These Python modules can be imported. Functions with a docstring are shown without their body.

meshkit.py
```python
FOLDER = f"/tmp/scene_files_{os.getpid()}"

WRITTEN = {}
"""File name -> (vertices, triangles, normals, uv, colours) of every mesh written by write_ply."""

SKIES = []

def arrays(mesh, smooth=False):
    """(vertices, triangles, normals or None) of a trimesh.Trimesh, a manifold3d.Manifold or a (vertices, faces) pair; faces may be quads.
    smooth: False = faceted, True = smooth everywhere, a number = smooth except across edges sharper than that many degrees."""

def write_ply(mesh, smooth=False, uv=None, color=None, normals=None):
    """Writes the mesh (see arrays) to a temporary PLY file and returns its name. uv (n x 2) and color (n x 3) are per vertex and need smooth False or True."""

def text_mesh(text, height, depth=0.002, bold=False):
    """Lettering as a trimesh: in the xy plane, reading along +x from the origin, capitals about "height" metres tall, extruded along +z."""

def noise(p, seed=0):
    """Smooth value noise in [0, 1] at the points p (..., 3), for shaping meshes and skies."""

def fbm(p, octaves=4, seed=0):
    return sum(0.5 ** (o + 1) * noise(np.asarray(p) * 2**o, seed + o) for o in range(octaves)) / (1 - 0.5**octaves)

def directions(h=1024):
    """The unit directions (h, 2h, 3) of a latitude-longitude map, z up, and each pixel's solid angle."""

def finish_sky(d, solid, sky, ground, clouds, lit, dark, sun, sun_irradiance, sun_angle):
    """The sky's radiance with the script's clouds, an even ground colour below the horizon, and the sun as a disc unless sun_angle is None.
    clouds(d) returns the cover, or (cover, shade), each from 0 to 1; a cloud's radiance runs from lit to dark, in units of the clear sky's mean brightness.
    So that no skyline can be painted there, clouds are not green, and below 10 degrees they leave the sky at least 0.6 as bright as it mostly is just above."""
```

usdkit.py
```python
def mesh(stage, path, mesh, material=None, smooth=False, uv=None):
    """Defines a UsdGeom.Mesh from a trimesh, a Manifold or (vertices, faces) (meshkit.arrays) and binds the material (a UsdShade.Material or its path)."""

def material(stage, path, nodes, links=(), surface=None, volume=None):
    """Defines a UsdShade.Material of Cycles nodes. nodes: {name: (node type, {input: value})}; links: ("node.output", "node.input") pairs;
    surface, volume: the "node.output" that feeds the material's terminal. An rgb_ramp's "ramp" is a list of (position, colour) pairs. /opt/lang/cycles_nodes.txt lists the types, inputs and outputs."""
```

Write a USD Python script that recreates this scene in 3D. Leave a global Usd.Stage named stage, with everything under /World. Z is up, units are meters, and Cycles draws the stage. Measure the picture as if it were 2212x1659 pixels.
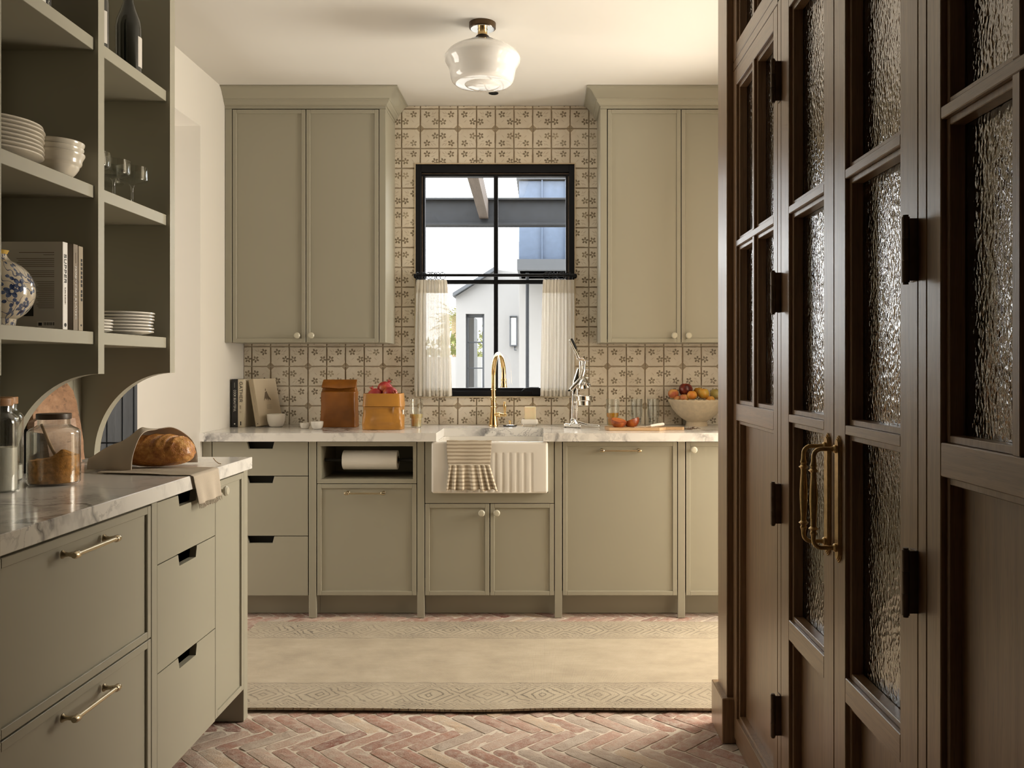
import math, random
import numpy as np, trimesh, manifold3d as m3, usdkit, meshkit
from pxr import Usd, UsdGeom, UsdLux, UsdShade, Sdf, Gf, Vt
from shapely.geometry import Polygon, box as sbox, MultiPolygon, Point
from shapely import affinity, union_all

stage = Usd.Stage.CreateInMemory()
UsdGeom.SetStageUpAxis(stage, 'Z'); UsdGeom.SetStageMetersPerUnit(stage, 1.0)
UsdGeom.Xform.Define(stage, '/World'); UsdGeom.Scope.Define(stage, '/World/Looks')
# ------------------------------------------------------------------ camera, sky, daylight, exposure
F, CX, CY, H = 1900.0, 1172.0, 793.0, 1.242           # focal length and vanishing point in pixels of the 2212 x 1659 frame, eye height
cam = UsdGeom.Camera.Define(stage, '/World/camera')
cam.CreateHorizontalApertureAttr(36.0); cam.CreateVerticalApertureAttr(27.0)
cam.CreateFocalLengthAttr(36.0 * F / 2212)
cam.CreateHorizontalApertureOffsetAttr(-(CX - 1106) / 2212 * 36.0)
cam.CreateVerticalApertureOffsetAttr(-(829.5 - CY) / 2212 * 36.0)
cam.CreateClippingRangeAttr(Gf.Vec2f(0.05, 300))
cam.CreateFStopAttr(0.0)
cam.AddTranslateOp().Set((0, 0, H)); cam.AddRotateXOp().Set(90)
cam.CreateExposureAttr(0.0)

def rect_light(name, loc, rot, w, h, power, col):
    l = UsdLux.RectLight.Define(stage, '/World/' + name)
    l.CreateWidthAttr(w); l.CreateHeightAttr(h); l.CreateIntensityAttr(power); l.CreateColorAttr(Gf.Vec3f(*col))
    l.AddTranslateOp().Set(loc); l.AddRotateXYZOp().Set(rot)
    return l
dome = UsdLux.DomeLight.Define(stage, '/World/sky'); dome.CreateIntensityAttr(1.9); dome.CreateColorAttr(Gf.Vec3f(0.98, 0.99, 1.0))
WARM = (1.0, 0.84, 0.62)
rect_light('daylight_right', (2.46, 4.05, 1.6), (0, 90, 0), 1.35, 1.15, 27.0, (1.0, 0.925, 0.80))   # tall window of the hall to the right, faces -X
rect_light('daylight_left', (-3.16, 3.75, 1.5), (0, -90, 0), 1.8, 1.0, 5.0, (1.0, 0.93, 0.84))       # window of the room to the left, faces +X

# ------------------------------------------------------------------ helpers: naming, things, parts
used, bases = {}, {}
def path_for(parent, name):
    k = (parent, name); n = used.get(k, 0); used[k] = n + 1
    return f'{parent}/{name}' + (f'_{n:03d}' if n else '')
def tags(prim, label=None, cat=None, group=None, kind=None):
    for k, v in (('label', label), ('category', cat), ('group', group), ('kind', kind)):
        if v: prim.SetCustomDataByKey(k, v)
def thing(name, label, cat, loc=(0, 0, 0), group=None, kind=None):
    p = path_for('/World', name); x = UsdGeom.Xform.Define(stage, p); x.AddTranslateOp().Set(Gf.Vec3d(*map(float, loc)))
    bases[p] = np.array(loc, float); tags(x.GetPrim(), label, cat, group, kind)
    return p
def tm(m):
    if hasattr(m, 'to_mesh'):
        a = m.to_mesh(); return trimesh.Trimesh(a.vert_properties[:, :3], a.tri_verts, process=False)
    if isinstance(m, (list,)): return trimesh.util.concatenate([tm(x) for x in m])
    return m
def part(parent, name, mesh, mat, smooth=False, label=None, kind=None, cd=None):
    """One Mesh under a thing or a part; the mesh is given in world coordinates."""
    mesh = tm(mesh); b = bases.get(parent, np.zeros(3)); p = path_for(parent, name); bases[p] = b
    v = np.array(mesh.vertices) - b
    u = usdkit.mesh(stage, p, (v, np.array(mesh.faces)), mat, smooth=smooth)
    if cd is not None:
        UsdGeom.PrimvarsAPI(u).CreatePrimvar('Cd', Sdf.ValueTypeNames.Color3fArray, 'vertex').Set(Vt.Vec3fArray.FromNumpy(np.asarray(cd, np.float32)))
    tags(u.GetPrim(), label, None, None, kind)
    return p
def solo(name, mesh, mat, label, cat, smooth=False, group=None, kind=None):
    """A thing that is one mesh."""
    p = part('/World', name, mesh, mat, smooth); tags(stage.GetPrimAtPath(p), label, cat, group, kind); return p
def struct(name, mesh, mat, smooth=False, label=None):
    p = part('/World', name, mesh, mat, smooth); tags(stage.GetPrimAtPath(p), label, None, None, 'structure'); return p
def dup(src, loc, rot=(0, 0, 0), label=None, group=None, scale=None):
    """A copy of a thing with its parts: an instanceable reference to the first one."""
    base = src.split('/')[-1]; base = base[:-4] if base[-4:-3] == '_' and base[-3:].isdigit() else base
    p = path_for('/World', base); x = UsdGeom.Xform.Define(stage, p)
    x.GetPrim().GetReferences().AddInternalReference(src)
    x.ClearXformOpOrder(); x.AddTranslateOp(opSuffix='at').Set(Gf.Vec3d(*map(float, loc)))
    if any(rot): x.AddRotateXYZOp(opSuffix='turn').Set(Gf.Vec3f(*map(float, rot)))
    if scale: x.AddScaleOp(opSuffix='size').Set(Gf.Vec3f(*map(float, scale)))
    was = stage.GetPrimAtPath(src).GetCustomData()
    tags(x.GetPrim(), label or was.get('label'), was.get('category'), group or was.get('group'))
    x.GetPrim().SetInstanceable(True)
    return p

# ------------------------------------------------------------------ helpers: shapes
def PX(px, Y): return (px - CX) * Y / F
def PZ(py, Y): return H - (py - CY) * Y / F
def yfloor(py, z=0.0): return F * (H - z) / (py - CY)      # depth of a point at height z seen in row py
def bx(x0, x1, y0, y1, z0, z1, c=0.0012):
    c = min(c, (x1 - x0) * .3, (y1 - y0) * .3, (z1 - z0) * .3)
    if c <= 0:
        m = trimesh.creation.box((x1 - x0, y1 - y0, z1 - z0)); m.apply_translation(((x0 + x1) / 2, (y0 + y1) / 2, (z0 + z1) / 2)); return m
    v = []
    for sx, X in ((1, x0), (-1, x1)):
        for sy, Y in ((1, y0), (-1, y1)):
            for sz, Z in ((1, z0), (-1, z1)):
                v += [(X, Y + sy * c, Z + sz * c), (X + sx * c, Y, Z + sz * c), (X + sx * c, Y + sy * c, Z)]
    return tm(m3.Manifold.hull_points(np.array(v)))
def rbox(x0, x1, y0, y1, z0, z1, r=0.01, seg=12):
    s = m3.Manifold.sphere(r, seg)
    return m3.Manifold.batch_hull([s.translate((x, y, z)) for x in (x0 + r, x1 - r) for y in (y0 + r, y1 - r) for z in (z0 + r, z1 - r)])
def lathe(prof, seg=40, at=(0, 0, 0)):
    m = trimesh.creation.revolve(np.array(prof, float), sections=seg); m.apply_translation(at); return m
def align(d):
    d = np.asarray(d, float); d = d / np.linalg.norm(d); a = np.array([0, 0, 1.0]) if abs(d[2]) < .95 else np.array([1.0, 0, 0])
    x = np.cross(a, d); x /= np.linalg.norm(x); M = np.eye(4); M[:3, 0], M[:3, 1], M[:3, 2] = x, np.cross(d, x), d; return M
def lathe_dir(prof, p, d, seg=24):
    """profile (radius, distance along d) turned about the line through p along d"""
    m = lathe(prof, seg); M = align(d); M[:3, 3] = p; m.apply_transform(M); return m
def cyl(p0, p1, r0, r1=None, seg=20):
    p0, p1 = np.array(p0, float), np.array(p1, float); L = np.linalg.norm(p1 - p0); r1 = r0 if r1 is None else r1
    return lathe_dir([(0, 0), (r0, 0), (r1, L), (0, L)], p0, p1 - p0, seg)
def tube(pts, r, seg=12, caps=True):
    p = np.array(pts, float); n = len(p); r = np.broadcast_to(np.asarray(r, float), (n,))
    t = np.gradient(p, axis=0); t /= np.linalg.norm(t, axis=1, keepdims=True)
    a = np.zeros_like(p); ref = np.array([0, 0, 1.0]) if abs(t[0, 2]) < .9 else np.array([1.0, 0, 0]); a[0] = np.cross(t[0], ref); a[0] /= np.linalg.norm(a[0])
    for i in range(1, n):
        q = a[i - 1] - t[i] * (a[i - 1] @ t[i]); a[i] = q / np.linalg.norm(q)
    b = np.cross(t, a); an = np.arange(seg) * 2 * np.pi / seg
    v = (p[:, None] + r[:, None, None] * (np.cos(an)[None, :, None] * a[:, None] + np.sin(an)[None, :, None] * b[:, None])).reshape(-1, 3)
    f = []
    for i in range(n - 1):
        for j in range(seg):
            k = (j + 1) % seg; A, B, C, D = i * seg + j, i * seg + k, (i + 1) * seg + k, (i + 1) * seg + j
            f += [(A, B, C), (A, C, D)]
    if caps:
        v = np.vstack([v, p[:1], p[-1:]]); e = n * seg
        for j in range(seg):
            k = (j + 1) % seg; f += [(e, k, j), (e + 1, (n - 1) * seg + j, (n - 1) * seg + k)]
    m = trimesh.Trimesh(v, f, process=False); m.fix_normals(); return m
def ext(poly, h):
    """polygon (shapely, in xy) extruded along +z"""
    if isinstance(poly, (list, tuple)): poly = Polygon(poly)
    return trimesh.util.concatenate([trimesh.creation.extrude_polygon(g, h, engine='earcut') for g in getattr(poly, 'geoms', [poly])])
AX = {'z': np.eye(4), 'x': np.array([[0, 0, 1, 0], [1, 0, 0, 0], [0, 1, 0, 0], [0, 0, 0, 1.0]]),     # polygon (y,z) along x
      'y': np.array([[1, 0, 0, 0], [0, 0, 1, 0], [0, 1, 0, 0], [0, 0, 0, 1.0]])}                       # polygon (x,z) along y
def extx(poly, x0, x1): m = ext(poly, x1 - x0); m.apply_transform(AX['x']); m.apply_translation((x0, 0, 0)); return m
def exty(poly, y0, y1): m = ext(poly, y1 - y0); m.apply_transform(AX['y']); m.apply_translation((0, y0, 0)); return m
def extz(poly, z0, z1): m = ext(poly, z1 - z0); m.apply_translation((0, 0, z0)); return m
def grid(fn, nu, nv, thick=0.0, wrap=False):
    """surface fn(u, v) -> points; u, v in [0, 1]; thick > 0 makes it a closed slab of cloth"""
    U, V = np.meshgrid(np.linspace(0, 1, nu), np.linspace(0, 1, nv), indexing='ij'); P = fn(U, V).reshape(-1, 3)
    f = []
    for i in range(nu - 1):
        for j in range(nv - 1):
            a, b, c, d = i * nv + j, (i + 1) * nv + j, (i + 1) * nv + j + 1, i * nv + j + 1; f += [(a, b, c), (a, c, d)]
    m = trimesh.Trimesh(P, f, process=False)
    if not thick: return m
    n = m.vertex_normals; N = len(P); v = np.vstack([P + n * thick / 2, P - n * thick / 2]); g = [tuple(x) for x in f] + [(c + N, b + N, a + N) for a, b, c in f]
    rim = [i * nv for i in range(nu)] + [(nu - 1) * nv + j for j in range(1, nv)] + [i * nv + nv - 1 for i in range(nu - 2, -1, -1)] + [j for j in range(nv - 2, 0, -1)]
    for a, b in zip(rim, rim[1:] + rim[:1]): g += [(b, a, a + N), (b, a + N, b + N)]
    m = trimesh.Trimesh(v, g, process=False); m.fix_normals(); return m
def move(m, t): m = tm(m).copy(); m.apply_translation(t); return m
def turn(m, deg, axis, at=(0, 0, 0)): m = tm(m).copy(); m.apply_transform(trimesh.transformations.rotation_matrix(math.radians(deg), axis, at)); return m
def tri2d(poly):
    v, f = [], []; n = 0
    for g in getattr(poly, 'geoms', [poly]):
        if g.geom_type != 'Polygon' or g.area < 1e-9: continue
        a, b = trimesh.creation.triangulate_polygon(g, engine='earcut'); v.append(a); f.append(np.asarray(b) + n); n += len(a)
    return (np.vstack(v), np.vstack(f)) if v else (np.zeros((0, 2)), np.zeros((0, 3), int))
def blob(r, seed=0, amp=.04, sub=4, squash=1.0, freq=2.0):
    m = trimesh.creation.icosphere(sub, 1.0); v = np.array(m.vertices); d = 1 + amp * (meshkit.fbm(v * freq + 17 * seed, 3, seed) - .5) * 2
    v = v * d[:, None] * r; v[:, 2] *= squash; return trimesh.Trimesh(v, m.faces, process=False)
# faces of the three cabinet runs: (a along the run, b out of the face, z up) -> world
def M4(ca, cb, cz, t): M = np.eye(4); M[:3, 0], M[:3, 1], M[:3, 2], M[:3, 3] = ca, cb, cz, t; return M
YB, XL, XR = 4.353, -1.046, 0.631
FB = M4((1, 0, 0), (0, -1, 0), (0, 0, 1), (0, YB, 0))       # back run, faces -Y
FL = M4((0, 1, 0), (1, 0, 0), (0, 0, 1), (XL, 0, 0))        # peninsula run, faces +X
FR = M4((0, 1, 0), (-1, 0, 0), (0, 0, 1), (XR, 0, 0))       # dark pantry, faces -X
YU = 4.663
FU = M4((1, 0, 0), (0, -1, 0), (0, 0, 1), (0, YU, 0))       # wall cabinets
def on(M, m): m = tm(m).copy(); m.apply_transform(M); return m

# ------------------------------------------------------------------ helpers: materials
class R(str): pass
class G:
    def __init__(s): s.nodes, s.links, s.k = {}, [], 0
    def n(s, kind, out=None, **inp):
        s.k += 1; nm = f'n{s.k}'; vals = {}
        for k, v in inp.items():
            if isinstance(v, R): s.links.append((str(v), f'{nm}.{k}'))
            else: vals[k] = v
        s.nodes[nm] = (kind, vals); return R(f'{nm}.{out}') if out else nm
    def m(s, op, a, b=None, c=None, clamp=False):
        d = {'math_type': op, 'value1': a}
        if b is not None: d['value2'] = b
        if c is not None: d['value3'] = c
        if clamp: d['use_clamp'] = True
        return s.n('math', 'value', **d)
    def pos(s): return s.n('geometry', 'position')
    def map(s, scale, loc=(0, 0, 0), rot=(0, 0, 0), v=None): return s.n('mapping', 'vector', vector=v or s.pos(), scale=scale, location=loc, rotation=rot)
    def noise(s, scale, detail=3.0, v=None, dist=0.0, rough=.5): return s.n('noise_texture', 'fac', vector=v or s.pos(), scale=scale, detail=detail, distortion=dist, roughness=rough)
    def ramp(s, fac, stops): return s.n('rgb_ramp', 'color', fac=fac, ramp=stops)
    def mix(s, fac, a, b, t='mix'): return s.n('mix_color', 'result', fac=fac, a=a, b=b, blend_type=t)
    def bump(s, h, strength=.3, dist=.002): return s.n('bump', 'normal', height=h, strength=strength, distance=dist)
    def rim(s, a, b, p): return s.m('add', s.m('multiply', s.m('power', s.n('layer_weight', 'facing', blend=.5), p), b), a, clamp=True)
    def bsdf(s, **k): return s.n('principled_bsdf', 'BSDF', **k)
    def done(s, name, surf): return usdkit.material(stage, '/World/Looks/' + name, s.nodes, s.links, surface=str(surf))
def lin(r, g, b): return tuple((c / 255 / 12.92 if c / 255 < .04045 else ((c / 255 + .055) / 1.055) ** 2.4) for c in (r, g, b))
def plain(name, col, rough=.5, metal=0.0, bump=0.0, bscale=60, vary=0.0, **k):
    g = G(); kw = dict(base_color=col, roughness=rough, metallic=metal, **k)
    if vary: kw['base_color'] = g.ramp(g.noise(bscale * .35, 4), [(.3, tuple(c * (1 - vary) for c in col)), (.7, tuple(min(1, c * (1 + vary)) for c in col))])
    if bump: kw['normal'] = g.bump(g.noise(bscale, 3), bump)
    return g.done(name, g.bsdf(**kw))
# ------------------------------------------------------------------ materials
MT = {}
SAGE = (.355, .334, .260)
MT['sage'] = plain('sage_paint', SAGE, .42, bump=.04, bscale=90)
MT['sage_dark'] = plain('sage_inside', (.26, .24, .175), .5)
MT['gap'] = plain('dark_gap', (.02, .018, .014), .8)
MT['plaster'] = plain('plaster_wall', (.72, .685, .62), .85, bump=.10, bscale=35)
MT['ceil'] = plain('plaster_ceiling', (.74, .715, .67), .9, bump=.06, bscale=30)
MT['sagewhite'] = plain('soft_white_paint', (.66, .63, .53), .5)
MT['brass'] = plain('polished_brass', (.86, .62, .30), .13, 1.0)
MT['agedbrass'] = plain('aged_brass', (.52, .37, .18), .30, 1.0, bump=.08, bscale=200, vary=.2)
MT['nickel'] = plain('warm_nickel', (.55, .47, .33), .25, 1.0)
MT['chrome'] = plain('chrome', (.86, .85, .83), .09, 1.0)
MT['bronze'] = plain('dark_bronze', (.07, .055, .045), .4, .8)
MT['bronzebrown'] = plain('brown_bronze', (.10, .065, .035), .35, .85)
MT['black'] = plain('black_metal', (.007, .008, .011), .5, specular_ior_level=.25)
MT['blackrubber'] = plain('black_rubber', (.012, .012, .012), .6)
MT['porcelain'] = plain('white_porcelain', (.84, .80, .73), .12, coat_weight=.5)
MT['cream'] = plain('cream_ceramic', (.60, .50, .355), .55, bump=.15, bscale=120, vary=.08)
MT['knob'] = plain('knob_paint', (.55, .52, .41), .3)
MT['stoneware'] = plain('white_stoneware', (.72, .66, .55), .2, coat_weight=.4)
MT['paper'] = plain('paper_towel', (.82, .79, .72), .9, bump=.25, bscale=180)
MT['page'] = plain('book_pages', (.74, .66, .52), .85)
MT['ink'] = plain('black_ink', (.015, .014, .013), .6)
MT['inkbrown'] = plain('brown_ink', (.16, .12, .08), .7)
MT['inkfaint'] = plain('faint_ink', (.42, .36, .27), .8)
MT['inkwhite'] = plain('white_ink', (.80, .78, .72), .6)
MT['inkred'] = plain('red_ink', (.40, .06, .05), .6)
MT['inkgold'] = plain('gold_ink', (.62, .40, .08), .4)
MT['bookblack'] = plain('black_cover', (.014, .013, .013), .45)
MT['bookcream'] = plain('cream_cover', (.66, .58, .44), .6)
MT['booktan'] = plain('tan_cover', (.55, .46, .33), .7)
MT['bookgrey'] = plain('grey_cover', (.62, .58, .53), .5)
MT['bookspine'] = plain('white_spine', (.78, .75, .70), .5)
MT['bookbrown'] = plain('brown_cover', (.25, .20, .15), .6)
MT['bookcan2'] = plain('umber_cover', (.34, .28, .20), .6)
MT['bookcan'] = plain('stone_cover', (.22, .175, .125), .6)
MT['soap'] = plain('cream_soap', (.80, .68, .46), .45, subsurface_weight=.3, subsurface_scale=.01)
MT['milk'] = plain('milk_glass', (.92, .90, .87), .06, coat_weight=1.0, subsurface_weight=.5, subsurface_scale=.02, subsurface_radius=(1, .95, .9))
MT['corklid'] = plain('oak_lid', (.42, .22, .10), .5, bump=.1, bscale=150, vary=.25)
MT['darklid'] = plain('walnut_lid', (.055, .032, .018), .4, bump=.08, bscale=150, vary=.3)
MT['flour'] = plain('flour', (.72, .68, .60), .95, bump=.3, bscale=90)
MT['sugar'] = plain('brown_sugar', (.55, .25, .055), .9, bump=.8, bscale=260, vary=.35)
MT['scoopwood'] = plain('pale_wood', (.42, .27, .15), .6, vary=.15)
MT['herbs'] = plain('dark_herbs', (.06, .045, .025), .9, bump=.8, bscale=400, vary=.5)
MT['bottle'] = plain('dark_bottle_glass', (.006, .008, .004), .08, coat_weight=1.0)
MT['paperlabel'] = plain('bottle_label', (.66, .62, .56), .7)
MT['steel'] = plain('painted_steel_beam', (.010, .012, .016), .6, vary=.25, bump=.05)
MT['stucco'] = plain('white_stucco', (.34, .332, .325), .9, bump=.12, bscale=18)
MT['bluemetal'] = plain('blue_metal_cladding', (.095, .13, .195), .45, vary=.08)
MT['greymetal'] = plain('grey_flashing', (.10, .108, .12), .5)
MT['paving'] = plain('pale_paving', (.40, .38, .34), .9, vary=.1, bscale=8)
MT['frond'] = plain('palm_frond', (.20, .19, .06), .7, vary=.3)
MT['hedge'] = plain('hedge_leaves', (.17, .18, .05), .8, vary=.5, bscale=30)
MT['trunk'] = plain('palm_trunk', (.25, .18, .11), .9)
MT['cotton'] = plain('cream_piping', (.80, .74, .62), .9)
MT['bronzehinge'] = plain('hinge_bronze', (.13, .095, .07), .38, .7, vary=.3)
MT['vine'] = plain('dried_vine', (.10, .055, .03), .8)
MT['kitchenblack'] = plain('black_recess', (.01, .01, .01), .7)

def marble():
    g = G(); p = g.pos()
    w = g.n('noise_texture', 'color', vector=p, scale=2.2, detail=5.0, roughness=.6)
    q = g.n('vector_math', 'vector', math_type='multiply_add', vector1=w, vector2=(.55, .55, .55), vector3=p)
    a = g.noise(1.9, 6, v=q, rough=.5); ridge = g.m('absolute', g.m('subtract', a, .5))
    vein = g.n('map_range', 'result', value=ridge, from_min=0.0, from_max=.028, to_min=1.0, to_max=0.0, clamp=True)
    b = g.noise(6.5, 6, v=q, rough=.6); r2 = g.m('absolute', g.m('subtract', b, .52))
    fine = g.n('map_range', 'result', value=r2, from_min=0.0, from_max=.02, to_min=.55, to_max=0.0, clamp=True)
    patch = g.n('map_range', 'result', value=g.noise(2.1, 3, v=g.map((1, 1, 1), (7, 3, 1))), from_min=.47, from_max=.60, to_min=0.0, to_max=1.0, clamp=True)
    cloud = g.m('multiply', g.n('map_range', 'result', value=g.noise(9, 5, v=q), from_min=.52, from_max=.75, to_min=0.0, to_max=.9, clamp=True), patch)
    v = g.m('maximum', g.m('multiply', vein, g.m('add', g.m('multiply', patch, .85), .15)), g.m('maximum', g.m('multiply', fine, patch), cloud))
    c = g.ramp(v, [(0, (.84, .815, .77)), (.35, (.60, .58, .555)), (1, (.14, .135, .14))])
    return g.done('veined_marble', g.bsdf(base_color=c, roughness=.16, coat_weight=.15))
MT['marble'] = marble()
def wood(name, c0, c1, c2, scale, rough=.38, bump=.12, coat=0.0):
    """grain runs along the axis whose scale is smallest"""
    g = G(); p = g.map(scale); q = g.noise(1.0, 5, v=p, dist=.6, rough=.6); f = g.noise(6.0, 4, v=p, rough=.7)
    pore = g.n('map_range', 'result', value=g.noise(3.2, 2, v=g.map(tuple(s * 2.2 for s in scale))), from_min=.58, from_max=.72, to_min=0.0, to_max=1.0, clamp=True)
    c = g.ramp(g.m('add', g.m('multiply', q, .7), g.m('multiply', f, .3)), [(.30, c0), (.5, c1), (.68, c2)])
    c = g.mix(g.m('multiply', pore, .55), c, tuple(x * .45 for x in c0))
    return g.done(name, g.bsdf(base_color=c, roughness=rough, coat_weight=coat, coat_roughness=.36, normal=g.bump(g.m('subtract', f, pore), bump, .001)))
DK = ((.150, .083, .038), (.24, .138, .066), (.32, .195, .098))
MT['oak_v'] = wood('dark_oak_upright', *DK, (75, 75, 3.0), coat=.9)
MT['oak_h'] = wood('dark_oak_rail', *DK, (75, 3.0, 75), coat=.9)
MT['blackoak'] = wood('black_stained_oak', (.018, .021, .026), (.032, .037, .044), (.05, .056, .065), (40, 40, 2.0), .5)
MT['boardwood'] = wood('maple_board', (.42, .25, .12), (.52, .33, .17), (.60, .40, .22), (3, 60, 60), .5, .05)
MT['oldwood'] = wood('worn_bread_board', (.16, .075, .032), (.36, .19, .095), (.50, .30, .17), (9, 5, 9), .6, .2)
MT['oldwood2'] = wood('worn_pink_board', (.26, .15, .10), (.46, .30, .21), (.58, .41, .31), (6, 3, 14), .6, .2)
MT['beamwood'] = wood('weathered_rafter', (.06, .045, .034), (.10, .075, .06), (.13, .10, .08), (30, 2, 30), .8)
def tile_mat():
    g = G(); c = g.n('attribute', 'color', attribute='Cd'); n = g.noise(14, 4)
    c2 = g.mix(.35, c, g.ramp(n, [(.3, (.78, .70, .60)), (.7, (1, 1, 1))]), 'multiply')
    return g.done('painted_tile', g.bsdf(base_color=c2, roughness=.38, normal=g.bump(g.noise(55, 3), .12)))
MT['tile'] = tile_mat()
MT['grout'] = plain('tile_grout', (.53, .45, .34), .9, bump=.2, bscale=200)
def brick_mat(i, base):
    g = G(); n = g.noise(38, 5, rough=.65); big = g.noise(9, 3, v=g.map((1, 1, 1), (i * 3.1, i, 0)))
    w = g.n('map_range', 'result', value=g.m('add', g.m('multiply', n, .6), g.m('multiply', big, .4)), from_min=.42, from_max=.66, to_min=0.0, to_max=.75, clamp=True)
    spk = g.n('map_range', 'result', value=g.noise(230, 2), from_min=.6, from_max=.72, to_min=0.0, to_max=.5, clamp=True)
    c = g.mix(w, base, (.56, .49, .42)); c = g.mix(spk, c, (.68, .62, .54))
    return g.done(f'reclaimed_brick_{"abcdefghij"[i]}', g.bsdf(base_color=c, roughness=.85, normal=g.bump(g.noise(160, 4), .5, .003)))
BR = [brick_mat(i, c) for i, c in enumerate([(.38, .21, .16), (.44, .28, .22), (.48, .34, .27), (.32, .17, .13), (.42, .33, .27), (.54, .40, .29), (.25, .10, .075), (.40, .25, .20)])]
MT['mortar'] = plain('lime_mortar', (.66, .58, .49), .95, bump=.5, bscale=220, vary=.12)
def rug_mat():
    g = G(); sep = g.n('separate_xyz', vector=g.pos()); X, Y = R(sep + '.x'), R(sep + '.y')
    wob = g.m('multiply', g.m('subtract', g.noise(16, 3), .5), .032)
    v = g.m('absolute', g.m('subtract', g.m('add', Y, wob), 3.7015)); b = g.m('greater_than', v, .283)
    q = g.m('absolute', g.m('subtract', v, .405)); xs = g.m('add', X, g.m('multiply', wob, 1.3))
    d1 = g.m('add', g.m('pingpong', xs, .105), g.m('multiply', q, .85)); l1 = g.m('absolute', g.m('subtract', g.m('fraction', g.m('multiply', d1, 31.0)), .5))
    d2 = g.m('add', g.m('pingpong', g.m('add', xs, .05), .032), g.m('multiply', g.m('pingpong', q, .045), 1.4)); l2 = g.m('absolute', g.m('subtract', g.m('fraction', g.m('multiply', d2, 46.0)), .5))
    sel = g.m('greater_than', q, .068); l = g.n('mix_float', 'result', fac=sel, a=l1, b=l2)
    lines = g.n('map_range', 'result', value=l, from_min=.05, from_max=.17, to_min=1.0, to_max=0.0, clamp=True)
    wear = g.n('map_range', 'result', value=g.noise(3.2, 5), from_min=.35, from_max=.65, to_min=.35, to_max=1.0, clamp=True)
    edge = g.m('less_than', g.m('absolute', g.m('subtract', v, .283)), .0035)
    pat = g.m('maximum', g.m('multiply', g.m('multiply', lines, wear), g.m('multiply', b, .95)), g.m('multiply', edge, .45))
    patch = g.m('multiply', g.m('multiply', b, wear), g.n('map_range', 'result', value=g.noise(11, 3), from_min=.4, from_max=.7, to_min=0.0, to_max=.5, clamp=True))
    c = g.ramp(g.noise(6, 7, v=g.map((1, 1.4, 1), rot=(0, 0, .5)), rough=.62), [(.32, (.36, .295, .205)), (.5, (.41, .34, .24)), (.68, (.46, .39, .285))])
    c = g.mix(patch, c, (.29, .245, .175)); c = g.mix(pat, c, (.095, .074, .05))
    fx = g.n('wave_texture', 'fac', vector=g.pos(), scale=95.0, wave_type='bands', bands_direction='x', distortion=1.5); fy = g.n('wave_texture', 'fac', vector=g.pos(), scale=95.0, wave_type='bands', bands_direction='y', distortion=1.5)
    crease = g.n('map_range', 'result', value=g.noise(7, 3, v=g.map((.8, 3.2, 1), rot=(0, 0, .35))), from_min=.55, from_max=.75, to_min=0.0, to_max=1.0, clamp=True)
    h = g.m('add', g.m('add', g.m('multiply', fx, .25), g.m('multiply', fy, .25)), g.m('multiply', crease, .6))
    return g.done('faded_wool_rug', g.bsdf(base_color=c, roughness=.95, sheen_weight=.15, normal=g.bump(h, .35, .004)))
MT['rug'] = rug_mat()
def clear(name, col=(1, 1, 1), rough=0.0, ior=1.5):
    g = G(); return g.done(name, g.bsdf(base_color=col, roughness=rough, transmission_weight=1.0, ior=ior))
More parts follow.
